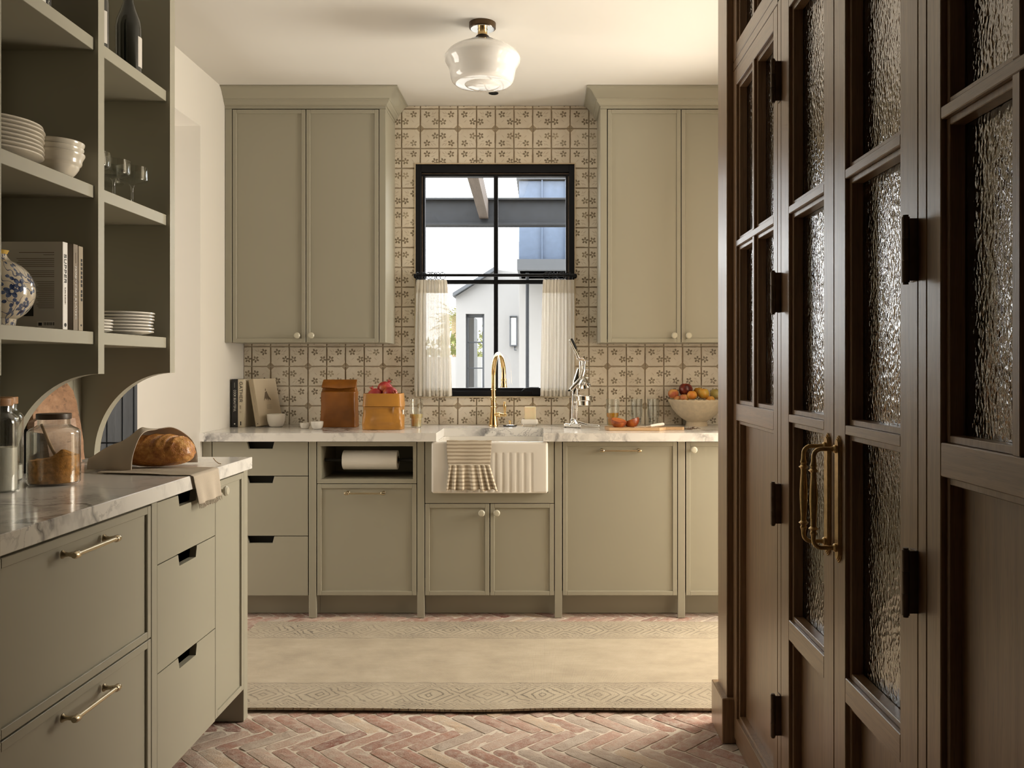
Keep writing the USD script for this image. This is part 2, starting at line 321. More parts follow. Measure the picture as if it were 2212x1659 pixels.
def thin_glass():
    g = G(); t = g.n('transparent_bsdf', 'BSDF', color=(.95, .96, .95)); s = g.n('glossy_bsdf', 'BSDF', color=(1, 1, 1), roughness=.01)
    return g.done('clear_glass', g.n('mix_closure', 'closure', fac=g.rim(.05, .9, 3.0), closure1=t, closure2=s))
MT['glass'] = thin_glass()
MT['amber'] = plain('amber_juice', (.80, .36, .02), .08, subsurface_weight=.5, subsurface_scale=.02, transmission_weight=.25)
MT['tea'] = plain('pale_cider', (.78, .55, .24), .06, subsurface_weight=.5, subsurface_scale=.02, transmission_weight=.35)
def pane_mat():
    g = G(); t = g.n('transparent_bsdf', 'BSDF', color=(.97, .98, .98)); s = g.n('glossy_bsdf', 'BSDF', color=(1, 1, 1), roughness=0.0)
    return g.done('window_pane', g.n('mix_closure', 'closure', fac=g.rim(.03, .9, 4.5), closure1=t, closure2=s))
def water_glass():
    g = G(); cell = g.n('voronoi_texture', 'distance', vector=g.map((1, 125, 90)), scale=1.0, feature='smooth_f1', smoothness=.5); n = g.noise(1.0, 2, v=g.map((1, 95, 55)), dist=.5); w = g.noise(1.0, 2, v=g.map((1, 22, 12)))
    h = g.m('add', g.m('add', g.m('multiply', cell, .8), g.m('multiply', n, 1.0)), g.m('multiply', w, 1.2)); nb = g.bump(h, 1.0, .0016)
    t = g.n('transparent_bsdf', 'BSDF', color=(.55, .46, .36)); s = g.n('glossy_bsdf', 'BSDF', color=(1, 1, 1), roughness=.03, normal=nb)
    return g.done('rippled_water_glass', g.n('mix_closure', 'closure', fac=g.rim(.07, .95, 2.6), closure1=t, closure2=s))
MT['pane'] = pane_mat(); MT['watery'] = water_glass()
def cloth(name, col, trans=.0, clear_=.0, weave=500.0, bump=.2, stripes=None):
    g = G(); c = col
    if stripes: c = stripes(g)
    n = g.bump(g.m('add', g.noise(weave, 2), g.noise(30, 3)), bump, .0015)
    d = g.n('diffuse_bsdf', 'BSDF', color=c, normal=n)
    if trans: d = g.n('mix_closure', 'closure', fac=trans, closure1=d, closure2=g.n('translucent_bsdf', 'BSDF', color=c, normal=n))
    if clear_: d = g.n('mix_closure', 'closure', fac=clear_, closure1=d, closure2=g.n('transparent_bsdf', 'BSDF', color=(1, 1, 1)))
    return g.done(name, d)
def curtain_stripes(g):
    w = g.n('wave_texture', 'fac', vector=g.pos(), scale=22.0, wave_type='bands', bands_direction='x', distortion=0.0)
    return g.ramp(w, [(.0, (.80, .75, .66)), (.75, (.80, .755, .67)), (1, (.66, .60, .50))])
MT['sheer'] = cloth('sheer_linen', (.80, .75, .66), .45, .09, 900, .1, curtain_stripes)
MT['linen'] = cloth('natural_linen', (.60, .52, .42), .1, 0, 700, .35)
def towel_stripes(g):
    sep = g.n('separate_xyz', vector=g.pos()); z = R(sep + '.z'); x = R(sep + '.x')
    f = g.m('fraction', g.m('multiply', g.m('add', z, g.m('multiply', g.noise(20, 2), .004)), 55.0)); b = g.n('map_range', 'result', value=g.m('absolute', g.m('subtract', f, .5)), from_min=.19, from_max=.25, to_min=1.0, to_max=0.0, clamp=True)
    return g.mix(g.m('multiply', b, .8), (.74, .665, .545), (.40, .32, .225))
MT['towel'] = cloth('striped_towel', (.7, .6, .5), .1, 0, 900, .3, towel_stripes)
MT['kraft'] = plain('waxed_kraft_dark', (.30, .105, .012), .40, bump=.9, bscale=16, vary=.35)
MT['kraft2'] = plain('waxed_kraft_light', (.42, .19, .032), .38, bump=.9, bscale=16, vary=.25)
def skin(name, a, b, c, rough=.3, scale=5.0, spots=None):
    g = G(); col = g.ramp(g.noise(scale * 5, 3), [(.35, a), (.5, b), (.65, c)])
    if spots: col = g.mix(g.n('map_range', 'result', value=g.noise(320, 1), from_min=.62, from_max=.7, to_min=0.0, to_max=.6, clamp=True), col, spots)
    return g.done(name, g.bsdf(base_color=col, roughness=rough, normal=g.bump(g.noise(150, 2), .05), subsurface_weight=.08, subsurface_scale=.004))
MT['pom'] = skin('pomegranate_skin', (.26, .014, .018), (.36, .03, .028), (.46, .13, .05), .3)
MT['plum'] = skin('dark_plum_skin', (.07, .01, .012), (.13, .02, .016), (.25, .045, .02), .28)
MT['peach'] = skin('peach_skin', (.36, .05, .04), (.50, .16, .06), (.62, .33, .10), .5)
MT['apricot'] = skin('apricot_skin', (.66, .22, .03), (.72, .30, .04), (.74, .38, .08), .45)
MT['apple'] = skin('yellow_apple_skin', (.62, .27, .02), (.66, .36, .05), (.62, .42, .09), .3)
MT['pear'] = skin('green_apple_skin', (.42, .34, .10), (.50, .42, .16), (.55, .36, .14), .3)
MT['orangeskin'] = skin('blood_orange_skin', (.18, .035, .010), (.28, .062, .013), (.42, .12, .018), .35)
MT['pulp'] = skin('orange_pulp', (.40, .06, .01), (.52, .13, .02), (.62, .22, .04), .25)
def bread_mat():
    g = G(); n = g.noise(26, 6, rough=.7); f = g.noise(90, 4)
    c = g.ramp(g.m('add', g.m('multiply', n, .7), g.m('multiply', f, .3)), [(.30, (.15, .040, .007)), (.42, (.38, .13, .02)), (.55, (.58, .26, .05)), (.70, (.70, .42, .14))])
    return g.done('bread_crust', g.bsdf(base_color=c, roughness=.34, coat_weight=.2, normal=g.bump(g.noise(60, 6, rough=.65), .9, .006)))
MT['crust'] = bread_mat()
def vase_mat(c, r):
    g = G(); d = g.n('vector_math', 'vector', math_type='subtract', vector1=g.pos(), vector2=c); sp = g.n('separate_xyz', vector=d)
    u = g.m('multiply', g.m('arctan2', R(sp + '.x'), g.m('multiply', R(sp + '.y'), -1.0)), r * .92)
    uv = g.n('combine_xyz', 'vector', x=u, y=R(sp + '.z'), z=0.0)
    def cells(scale, off, seedrot):
        q = g.n('mapping', 'vector', vector=uv, location=off, scale=(1, 1, 1), rotation=(0, 0, seedrot)); v = g.n('voronoi_texture', vector=q, scale=scale, dimensions='2D', feature='f1', randomness=.8)
        l = g.n('separate_xyz', vector=g.n('vector_math', 'vector', math_type='subtract', vector1=q, vector2=R(v + '.position')))
        cr = g.n('separate_color', color=R(v + '.color')); lx, ly = R(l + '.x'), R(l + '.y')
        return g.m('sqrt', g.m('add', g.m('multiply', lx, lx), g.m('multiply', ly, ly))), g.m('add', g.m('arctan2', ly, lx), g.m('multiply', R(cr + '.r'), 6.28)), R(cr + '.g')
    rr, th, _ = cells(15.0, (.3, .1, 0), .3)
    petal = g.m('less_than', rr, g.m('multiply', g.m('add', g.m('multiply', g.m('absolute', g.m('cosine', g.m('multiply', th, 2.5))), .62), .38), .0185)); eye = g.m('greater_than', rr, .0042)
    lr, lt, lg = cells(40.0, (.13, .27, 0), 1.1)
    leaf = g.m('multiply', g.m('less_than', lr, g.m('multiply', g.m('power', g.m('absolute', g.m('cosine', lt)), 1.6), .0105)), g.m('greater_than', lg, .30))
    vine = g.m('multiply', g.m('less_than', g.m('absolute', g.m('subtract', g.noise(26, 1, v=uv), .5)), .012), .9)
    m = g.m('maximum', g.m('multiply', petal, eye), g.m('maximum', leaf, vine))
    c2 = g.mix(m, (.66, .58, .45), g.ramp(g.noise(90, 2), [(.35, (.025, .04, .10)), (.65, (.13, .165, .27))]))
    return g.done('blue_and_white_glaze', g.bsdf(base_color=c2, roughness=.08, coat_weight=.6))
# ------------------------------------------------------------------ the room
rng = random.Random(5); nr = np.random.default_rng(5)
YW, ZC, XW, XE = 4.963, 2.715, -1.685, 1.215       # back wall, ceiling height, left and right wall
WX0, WX1, WZ0, WZ1 = -.716, .180, 1.077, 2.386      # window opening
TW, TH = .1055, .1116                              # tile pitch
# back wall: grouted backing with the window hole, tiles as its pieces
hole = sbox(WX0, WZ0, WX1, WZ1)
wall_back = struct('wall_back', exty(sbox(XW - .31, 0, XE + .15, ZC).difference(hole), YW, YW + .16), MT['grout'])
KX, KZ = -.2667, 1.0228                            # one joint crossing
def petal(cx, cy, ang, l=.0160, w=.0058):
    t = np.linspace(0, np.pi * 2, 12, endpoint=False); x = .0034 + l * (1 - np.cos(t)) / 2; y = w * np.sin(t) * (np.sin(t / 2) ** .5 if False else 1) * (.75 + .35 * (x - .0034) / l)
    c, s = math.cos(ang), math.sin(ang); return Polygon(np.stack([cx + x * c - y * s, cy + x * s + y * c], 1))
def leaf(cx, cy, ang, l, w):
    t = np.linspace(0, 1, 7); x = np.concatenate([t, t[::-1][1:-1]]) * l; y = np.concatenate([np.sin(t * np.pi) * w, -np.sin(t[::-1][1:-1] * np.pi) * w * .3])
    c, s = math.cos(ang), math.sin(ang); return Polygon(np.stack([cx + x * c - y * s, cy + x * s + y * c], 1)).buffer(0)
def tile_print(dx, dy, seed):
    """flat print on one tile (its own uv, metres): dx, dy in {0,1} say which corner carries the diamond quarter"""
    r = random.Random(seed); w, h = .0985, .1045; full = sbox(0, 0, w, h)
    fx = (lambda x: x) if dx else (lambda x: w - x); fy = (lambda y: h - y) if dy == 0 else (lambda y: y)
    # drawn for a diamond at the right (dx = 1); dy = 0: at the bottom; then mirrored
    sh = []
    tri = Polygon([(fx(w), fy(h)), (fx(w - .017), fy(h)), (fx(w), fy(h - .017))]); sh.append((tri, (.43, .345, .235)))
    a0 = r.uniform(0, 6.28)
    tone = r.choice([(.25, .205, .14), (.29, .24, .165), (.36, .305, .22), (.27, .22, .15)])
    def flower(cx, cy, tone):
        a = r.uniform(0, 6.28)
        for k in range(5): sh.append((petal(fx(cx), fy(cy), a + k * 2 * np.pi / 5), tone))
    fade = r.choice([1, 1, 1.12, 1.3])
    flower(.064, .027, tone); flower(.0185, .068, tuple(c * fade for c in tone))
    faint = (.66, .585, .47)
    for cx, cy, an, l, ww in ((.012, .012, .6, .026, .005), (.02, .034, .2, .024, .005), (.030, .010, 1.0, .022, .004), (.052, .056, .75, .024, .0035), (.044, .012, .2, .014, .003), (.008, .040, 1.5, .014, .003)):
        p = leaf(cx, cy, an + r.uniform(-.25, .25), l, ww); q = Polygon([(fx(x), fy(y)) for x, y in p.exterior.coords]).buffer(0); sh.append((q, faint))
    for rr in (.026, .030):
        arc = Point(fx(w), fy(h)).buffer(rr + .0008, 10).difference(Point(fx(w), fy(h)).buffer(rr, 10)); sh.append((arc, (.68, .60, .49)))
    # worn brown edges
    for side in range(4):
        if r.random() < .62:
            L = w if side < 2 else h; s0 = r.uniform(0, .35) * L; s1 = r.uniform(.65, 1) * L; n = 7; tt = np.linspace(s0, s1, n); th = [r.uniform(.0003, .0017) for _ in tt]
            pts = [(t, 0) for t in tt] + [(t, e) for t, e in zip(tt[::-1], th)]
            if side == 0: pp = pts
            elif side == 1: pp = [(x, h - y) for x, y in pts]
            elif side == 2: pp = [(y, x) for x, y in pts]
            else: pp = [(w - y, x) for x, y in pts]
            sh.append((Polygon(pp).buffer(0), (.40, .295, .19)))
    out, left = [], full
    for p, c in reversed(sh):
        q = p.intersection(left).buffer(0); left = left.difference(p).buffer(0)
        if q.area > 1e-8: out.append((q, c))
    return full, [(left, (.80, .735, .62))] + out
prints = {(dx, dy, s): tile_print(dx, dy, 100 * dx + 10 * dy + s) for dx in (0, 1) for dy in (0, 1) for s in range(4)}
def tile_mesh(ix, iz, clip):
    dx, dy = ix % 2, iz % 2
    full, lay = prints[(dx, dy, (ix * 7 + iz * 5 + (ix * iz) % 3) % 4)]
    ox, oz = KX + ix * TW + .0035, KZ + iz * TH + .0035; tone = rng.uniform(.93, 1.05)
    out = affinity.translate(full, ox, oz).intersection(clip)
    if out.is_empty or out.area < 6e-5: return None
    V, Fc, C, n = [], [], [], 0; yf = YW - .0052 - rng.uniform(0, .0012); tl = nr.normal(0, .0035, 2)
    for p, c in lay:
        q = affinity.translate(p, ox, oz).intersection(clip)
        if q.is_empty: continue
        a, b = tri2d(q)
        if len(a) == 0: continue
        V.append(a); Fc.append(b + n); n += len(a); C += [tuple(min(1, x * tone) for x in c)] * len(a)
    a = np.vstack(V); cx, cz = ox + .049, oz + .052
    yy = yf + (a[:, 0] - cx) * tl[0] + (a[:, 1] - cz) * tl[1]
    P = np.stack([a[:, 0], yy, a[:, 1]], 1); f = np.vstack(Fc)
    nrm = np.cross(P[f[0][1]] - P[f[0][0]], P[f[0][2]] - P[f[0][0]])
    fl = [tri if np.cross(P[tri[1]] - P[tri[0]], P[tri[2]] - P[tri[0]])[1] < 0 else tri[::-1] for tri in f]
    ring = np.array(out.exterior.coords)[:-1]; k = len(ring); s = np.array([[x, yf + (x - cx) * tl[0] + (z - cz) * tl[1], z] for x, z in ring]); back = s.copy(); back[:, 1] = YW - .0002
    bz = []
    for i in range(k): j = (i + 1) % k; bz += [(n + i, n + j, n + k + j), (n + i, n + k + j, n + k + i)]
    ccw = Polygon(ring).exterior.is_ccw
    bz = [t[::-1] for t in bz] if ccw else bz
    P = np.vstack([P, s, back]); C = C + [(.50, .42, .31)] * (2 * k)
    return trimesh.Trimesh(P, np.array(fl + bz), process=False), C
region = sbox(-1.682, .9185, XE - .002, ZC - .002)
region = region.difference(hole.buffer(.002, join_style=2))
seen = union_all([sbox(-1.683, .9185, XE, 1.40), sbox(-.86, 1.36, .335, ZC - .002)])       # behind the wall cabinets the wall is bare
for iz in range(-1, 16):
    for ix in range(-14, 15):
        c = region.intersection(seen).intersection(sbox(KX + ix * TW, KZ + iz * TH, KX + (ix + 1) * TW, KZ + (iz + 1) * TH))
        if c.is_empty: continue
        for g in (c.geoms if hasattr(c, 'geoms') else [c]):
            if g.geom_type != 'Polygon' or g.area < 1e-4: continue
            r = tile_mesh(ix, iz, g)
            if r: part(wall_back, 'tile', r[0], MT['tile'], cd=r[1])
# window reveal trim of tile edges
part(wall_back, 'window_reveal', [bx(WX0 - .006, WX0, YW - .010, YW + .05, WZ0 - .006, WZ1 + .006, 0), bx(WX1, WX1 + .006, YW - .010, YW + .05, WZ0 - .006, WZ1 + .006, 0), bx(WX0, WX1, YW - .010, YW + .05, WZ1, WZ1 + .006, 0), bx(WX0, WX1, YW - .014, YW + .05, WZ0 - .007, WZ0, 0)], MT['cream'])
# left wall with an opening 3.24 < Y < 4.33, z < 2.43; it is 0.31 thick
OY0, OY1, OZ = 3.245, 4.33, 2.43
struct('wall_left', extx(Polygon([(-2.75, 0), (OY0, 0), (OY0, OZ), (OY1, OZ), (OY1, 0), (YW, 0), (YW, ZC), (-2.75, ZC)]), XW - .31, XW), MT['plaster'])
RY0, RY1 = 3.12, 4.30
struct('wall_right', extx(Polygon([(-2.75, 0), (RY0, 0), (RY0, OZ), (RY1, OZ), (RY1, 0), (YW, 0), (YW, ZC), (-2.75, ZC)]), XE, XE + .14), MT['plaster'])
struct('wall_front', exty(sbox(XW - .31, 0, XE + .14, ZC)  , -2.75, -2.6), MT['plaster'])
struct('ceiling', bx(XW - 1.6, 2.62, -2.75, YW + .16, ZC, ZC + .12, 0), MT['ceil'])
# room beyond the left opening
struct('wall_left_room', [bx(-3.32, XW - .31, 5.15, 5.25, 0, ZC, 0), bx(-3.32, -3.22, 2.9, 5.15, 0, ZC, 0), bx(-3.32, XW - .31, 2.78, 2.9, 0, ZC, 0)], MT['plaster'])
# hall beyond the right opening
struct('wall_right_hall', [bx(2.52, 2.62, 2.6, 5.0, 0, ZC, 0), bx(XE + .14, 2.52, 2.6, 2.72, 0, ZC, 0), bx(XE + .14, 2.52, 4.7, 4.85, 0, ZC, 0)], MT['plaster'])
# floor: lime mortar bed with bricks laid in herringbone
floor = struct('floor', bx(-3.32, 2.62, -2.75, 5.25, -.08, -.0027, 0), MT['mortar'])
bases[floor] = np.zeros(3)
Lb, Wb, J = .195, .0557, .0065
def brick(cx, cy, ang, seed):
    r = np.random.default_rng(seed); l, w = Lb - J, Wb - J; nx, ny = 8, 4
    U, V = np.meshgrid(np.linspace(-1, 1, nx), np.linspace(-1, 1, ny), indexing='ij')
    x = np.sign(U) * np.abs(U) ** .85 * l / 2; y = V * w / 2; rim = np.maximum(np.abs(U) > .99, np.abs(V) > .99)
    corner = (np.abs(U) > .99) & (np.abs(V) > .99)
    z = r.uniform(-.0016, .0012) + r.normal(0, .0005, U.shape) - rim * .0012 - corner * .0008
    x = x + rim * r.normal(0, .0014, U.shape) - np.sign(U) * corner * .003; y = y + rim * r.normal(0, .0011, U.shape) - np.sign(V) * corner * .0018
    top = np.stack([x, y, z], -1).reshape(-1, 3); f = []
    for i in range(nx - 1):
        for j in range(ny - 1):
            a, b, c, d = i * ny + j, (i + 1) * ny + j, (i + 1) * ny + j + 1, i * ny + j + 1; f += [(a, b, c), (a, c, d)]
    ring = [i * ny for i in range(nx)] + [(nx - 1) * ny + j for j in range(1, ny)] + [i * ny + ny - 1 for i in range(nx - 2, -1, -1)] + [j for j in range(ny - 2, 0, -1)]
    low = top[ring].copy(); low[:, 2] = -.012; low[:, :2] *= 1.01; n = len(top)
    for q in range(len(ring)):
        k = (q + 1) % len(ring); f += [(ring[q], n + q, n + k), (ring[q], n + k, ring[k])]
    v = np.vstack([top, low]); c, s = math.cos(ang), math.sin(ang)
    return trimesh.Trimesh(np.stack([cx + v[:, 0] * c - v[:, 1] * s, cy + v[:, 0] * s + v[:, 1] * c, v[:, 2]], 1), f, process=False)
def herring():
    c = math.cos(-math.pi / 4); s = math.sin(-math.pi / 4); out = []
    for i in range(-60, 61):
        for j in range(-26, 27):
            for kind in (0, 1):
                u, v = (Lb / 2, Wb / 2) if kind == 0 else (Lb + Wb / 2, Wb - Lb / 2)
                u += i * Wb + j * Lb; v += i * Wb - j * Lb
                X, Y = u * c - v * s - .015, u * s + v * c + 3.115
                if -1.62 < X < 1.15 and 1.7 < Y < 4.47: out.append((X, Y, (-math.pi / 4 if kind == 0 else math.pi / 4), i * 1000 + j * 10 + kind + 900000))
    return out
RUGY0, RUGY1, RUGX0 = 3.159, 4.244, -1.37
rest = {}
for X, Y, a, sd in herring():
    if Y < 2.3 and X > .55: continue
    covered = (RUGY0 + .13 < Y < RUGY1 - .13 and X > RUGX0 + .13) or X > .70 and Y < 3.0
    if covered: continue
    r = random.Random(sd); mi = r.choices(range(8), weights=[22, 20, 16, 7, 14, 9, 5, 12])[0]
    if r.random() < .10:    # a cut brick: two halves
        for s_ in (-1, 1): pass
    vis = (2.62 < Y and -1.12 < X < .72 and Y < RUGY0 + .13) or (Y > RUGY1 - .13 and -1.5 < X < 1.05)
    if vis: part(floor, 'brick', brick(X, Y, a, sd), BR[mi])
    else: rest.setdefault(mi, []).append(brick(X, Y, a, sd))
for mi, ms in rest.items(): part(floor, 'brick_field', ms, BR[mi], kind='stuff')
# window
w = thing('window_1', 'black steel window over the sink with four panes', None, (0, YW, WZ0), kind='structure')
y0, y1 = YW + .004, YW + .075
fx0, fx1, fz0, fz1 = PX(919, YW + .05), PX(1222, YW + .05), PZ(838, YW + .05), PZ(383, YW + .05)
e = .0008
part(w, 'frame', [bx(WX0 + e, WX0 + .030, y0, y1, WZ0 + e, WZ1 - e), bx(WX1 - .030, WX1 - e, y0, y1, WZ0 + e, WZ1 - e), bx(WX0 + .03, WX1 - .03, y0, y1, WZ1 - .042, WZ1 - e), bx(WX0 + .03, WX1 - .03, y0, y1, WZ0 + e, WZ0 + .03)], MT['black'])
part(w, 'sash', [bx(WX0 + .030, fx0, y0 + .02, y1 - .005, WZ0 + .03, WZ1 - .042), bx(fx1, WX1 - .030, y0 + .02, y1 - .005, WZ0 + .03, WZ1 - .042), bx(fx0, fx1, y0 + .02, y1 - .005, fz1, WZ1 - .042), bx(fx0, fx1, y0 + .02, y1 - .005, WZ0 + .03, fz0)], MT['black'])
part(w, 'bead', [bx(fx0 - .018, fx0 - .012, y0 + .016, y0 + .021, fz0, fz1), bx(fx1 + .012, fx1 + .018, y0 + .016, y0 + .021, fz0, fz1), bx(fx0 - .018, fx1 + .018, y0 + .016, y0 + .021, fz1 + .012, fz1 + .018)], MT['bronzehinge'])
mx0, mx1, mz0, mz1 = PX(1067, y0 + .03), PX(1075.5, y0 + .03), PZ(613, y0 + .03), PZ(604.5, y0 + .03)
part(w, 'mullion', bx(mx0, mx1, y0 + .022, y1 - .01, fz0, fz1), MT['black'])
for a, b in ((fx0, mx0), (mx1, fx1)): part(w, 'glazing_bar', bx(a, b, y0 + .024, y1 - .012, mz0, mz1), MT['black'])
for a, b in ((fx0, mx0), (mx1, fx1)):
    for c, d in ((fz0, mz0), (mz1, fz1)): part(w, 'pane', bx(a - .002, b + .002, y0 + .045, y0 + .049, c - .002, d + .002, 0), MT['pane'])
hy = YW - .002
part(w, 'crank_handle', [tube([(PX(1128, hy), hy - .012, PZ(846, hy)), (PX(1134, hy), hy - .016, PZ(841, hy)), (PX(1146, hy), hy - .014, PZ(839.5, hy)), (PX(1164, hy), hy - .01, PZ(840, hy))], [.006, .008, .009, .010]), bx(PX(1150, hy), PX(1178, hy), hy - .02, y0 + .01, PZ(853, hy), PZ(838, hy), .004)], MT['black'], 40)
# ------------------------------------------------------------------ outside the window
def bo(px0, px1, py0, py1, Y, d, c=.004): return bx(PX(px0, Y), PX(px1, Y), Y, Y + d, PZ(py1, Y), PZ(py0, Y), c)
struct('ground', bx(-30, 30, YW + .2, 60, -.3, -.05, 0), MT['paving'])
YH = 11.0
house = thing('guest_house', 'white stucco gabled house seen through the kitchen window', 'building', (0, YH, -.05))
hx0, hx1 = PX(985, YH), 1.9
part(house, 'gable_wall', exty(Polygon([(hx0, -.05), (hx1, -.05), (hx1, PZ(640, YH)), (PX(1075, YH), PZ(583, YH)), (hx0, PZ(640, YH))]).difference(sbox(PX(1006, YH), PZ(838, YH), PX(1046, YH), PZ(678, YH))).difference(sbox(PX(1101.5, YH), PZ(746, YH), PX(1116.5, YH), PZ(683, YH))), YH, YH + .35), MT['stucco'])
part(house, 'roof_edge', exty(Polygon([(PX(985, YH) - .03, PZ(642, YH)), (PX(1075, YH), PZ(583, YH)), (PX(1075, YH), PZ(575, YH)), (PX(985, YH) - .03, PZ(634, YH))]), YH - .12, YH + .3), MT['greymetal'])
part(house, 'tall_block', bo(1047, 1300, 522, 1010, 14.0, 2.0), MT['stucco'])
wf = part(house, 'tall_window', [bo(1005, 1010.5, 677, 840, YH + .1, .12), bo(1042, 1046.5, 677, 840, YH + .1, .12), bo(1010.5, 1042, 677, 685, YH + .1, .12), bo(1010.5, 1042, 738, 740.5, YH + .12, .08), bo(1010.5, 1042, 794, 796.5, YH + .12, .08)], MT['greymetal'])
part(wf, 'window_glass', bo(1008, 1045, 680, 838, YH + .2, .01, 0), MT['pane'])
part(wf, 'dark_room', bo(1008, 1024, 684, 840, YH + .4, .6), MT['greymetal'])
wf = part(house, 'slim_window', [bo(1100.5, 1103, 682, 748, YH - .03, .12), bo(1115, 1117, 682, 748, YH - .03, .12), bo(1100.5, 1117, 682, 684, YH - .05, .14), bo(1100.5, 1117, 745, 748, YH - .05, .14)], MT['greymetal'])
part(wf, 'window_glass', bo(1102, 1116, 683, 746, YH + .05, .01, 0), MT['pane'])
part(house, 'hose_bib', tube([(PX(1112, YH), YH - .01, PZ(749, YH)), (PX(1112, YH), YH - .05, PZ(756, YH)), (PX(1116, YH), YH - .05, PZ(756.5, YH))], .008), MT['greymetal'])
YV = 8.5
bay = thing('metal_clad_bay', 'pale blue standing seam metal bay above a grey flashing, outside the window at right', 'building', (.4, YV, 2.1))
pit = .228; xb0 = PX(1120, YV)
for k in range(4):
    a = xb0 + k * pit; part(bay, 'metal_panel', bx(a + .004, a + pit - .004, YV + .03, YV + .06, PZ(560, YV), PZ(390, YV)), MT['bluemetal'])
    part(bay, 'seam', bx(a + pit - .006, a + pit + .006, YV, YV + .06, PZ(560, YV), PZ(388, YV)), MT['bluemetal'])
part(bay, 'bay_core', bx(xb0 + .01, xb0 + 4 * pit, YV + .06, YV + 2, PZ(584, YV), PZ(388, YV)), MT['bluemetal'])
part(bay, 'cap', bx(xb0 - .02, xb0 + 4 * pit, YV - .02, YV + 2.05, PZ(387, YV), PZ(383, YV)), MT['greymetal'])
part(bay, 'flashing', bx(xb0 - .012, xb0 + 4 * pit, YV - .03, YV + 2, PZ(584, YV), PZ(560.5, YV)), MT['greymetal'])
solo('wing_wall', bx(PX(1121, 9.2), 3.0, 9.3, 9.5, -.05, PZ(586, 9.2)), MT['stucco'], 'white stucco wing wall below the blue metal bay', 'wall')
solo('downpipe', tube([(PX(1139, 8.7), 8.72, PZ(585, 8.7)), (PX(1139, 8.7), 8.72, .6), (PX(1139, 8.7), 8.72, -.05)], .017), MT['steel'], 'dark steel downpipe running down from the blue metal bay', 'pipe', True)
YP = 7.5
pg = thing('pergola_beam', 'dark painted steel beam crossing outside the upper window', 'beam', (0, YP, PZ(486, YP)))
z0, z1 = PZ(485, YP), PZ(427, YP)
part(pg, 'web', bx(-3.2, 3.2, YP + .06, YP + .085, z0, z1), MT['steel']); part(pg, 'bottom_flange', bx(-3.2, 3.2, YP, YP + .15, z0, z0 + .016), MT['steel']); part(pg, 'top_flange', bx(-3.2, 3.2, YP, YP + .15, z1 - .016, z1), MT['steel'])
zr = PZ(471, 7.5)
rf = [(-.54, 7.545), (-.465, 7.545), (-.418, 5.3), (-.493, 5.3)]
solo('rafter', extz(Polygon(rf), zr, zr + .15), MT['beamwood'], 'weathered timber rafter resting on the dark steel beam outside', 'beam')
solo('garden_wall', bx(-9, PX(1040, 17), 17, 17.25, -.05, PZ(771, 17)), MT['stucco'], 'low white garden wall behind the guest house', 'wall')
def palm(x, y, hgt, seed, label):
    t = thing('palm_tree', label, 'tree', (x, y, -.05)); r = random.Random(seed)
    part(t, 'trunk', tube([(x, y, -.05), (x + .05, y, hgt * .5), (x + .02, y, hgt)], [.11, .085, .07]), MT['trunk'], True)
    fr = []
    for k in range(26):
        a = r.uniform(0, 6.28); el = r.uniform(-.5, 1.2); L = r.uniform(.5, .85); d = np.array([math.cos(a) * math.cos(el), math.sin(a) * math.cos(el), math.sin(el)])
        pts = [np.array([x + .02, y, hgt]) + d * L * s + np.array([0, 0, -.35 * L * s * s]) for s in np.linspace(0, 1, 5)]; side = np.cross(d, [0, 0, 1.0]); side /= np.linalg.norm(side) + 1e-9
        for s in np.linspace(.15, 1, 9):
            c = np.array([x + .02, y, hgt]) + d * L * s + np.array([0, 0, -.35 * L * s * s])
            for q in (-1, 1): fr.append(cyl(c, c + side * q * .16 * (1.15 - s * .6) + d * .08 + np.array([0, 0, -.05]), .008, .001, 4))
    part(t, 'fronds', fr, MT['frond'])
palm(PX(979, 26), 26, PZ(683, 26), 1, 'tall pale palm tree left of the guest house'); palm(PX(982, 29), 29, PZ(712, 29), 2, 'shorter palm tree behind the tall palm'); palm(PX(962, 33), 33, PZ(700, 33), 3, 'palm tree mostly hidden behind the left curtain')
def bush(x, y, w_, h_, seed, label):
    t = thing('garden_shrub', label, 'shrub', (x, y, -.05)); r = np.random.default_rng(seed); n = 900
    d = r.normal(0, 1, (n, 3)); d /= np.linalg.norm(d, axis=1, keepdims=True); q = d * r.uniform(.6, 1, (n, 1)) * [w_ / 2, w_ / 2, h_ / 2] + [x, y, h_ / 2 + .02]
    a = r.normal(0, .09, (n, 3)); b = r.normal(0, .09, (n, 3)); v = np.stack([q, q + a, q + b], 1).reshape(-1, 3)
    part(t, 'foliage', trimesh.Trimesh(v, np.arange(3 * n).reshape(-1, 3), process=False), MT['hedge'], kind='stuff'); part(t, 'stem', cyl((x, y, -.05), (x, y, h_ * .6), .05, .03), MT['trunk'])
bush(PX(976, 20), 20, 1.6, 2.0, 3, 'olive green shrub left of the guest house behind the garden wall'); bush(PX(960, 21) - 1.6, 23.5, 2.2, 2.4, 4, 'broad shrub beyond the garden wall behind the left curtain'); bush(PX(1030, 22) + .3, 26, 1.6, 2.6, 5, 'dark shrub seen through the tall guest house window')
bush(PX(1036, 13.4), 13.4, .3, .8, 6, 'small green plant low in the tall guest house window')
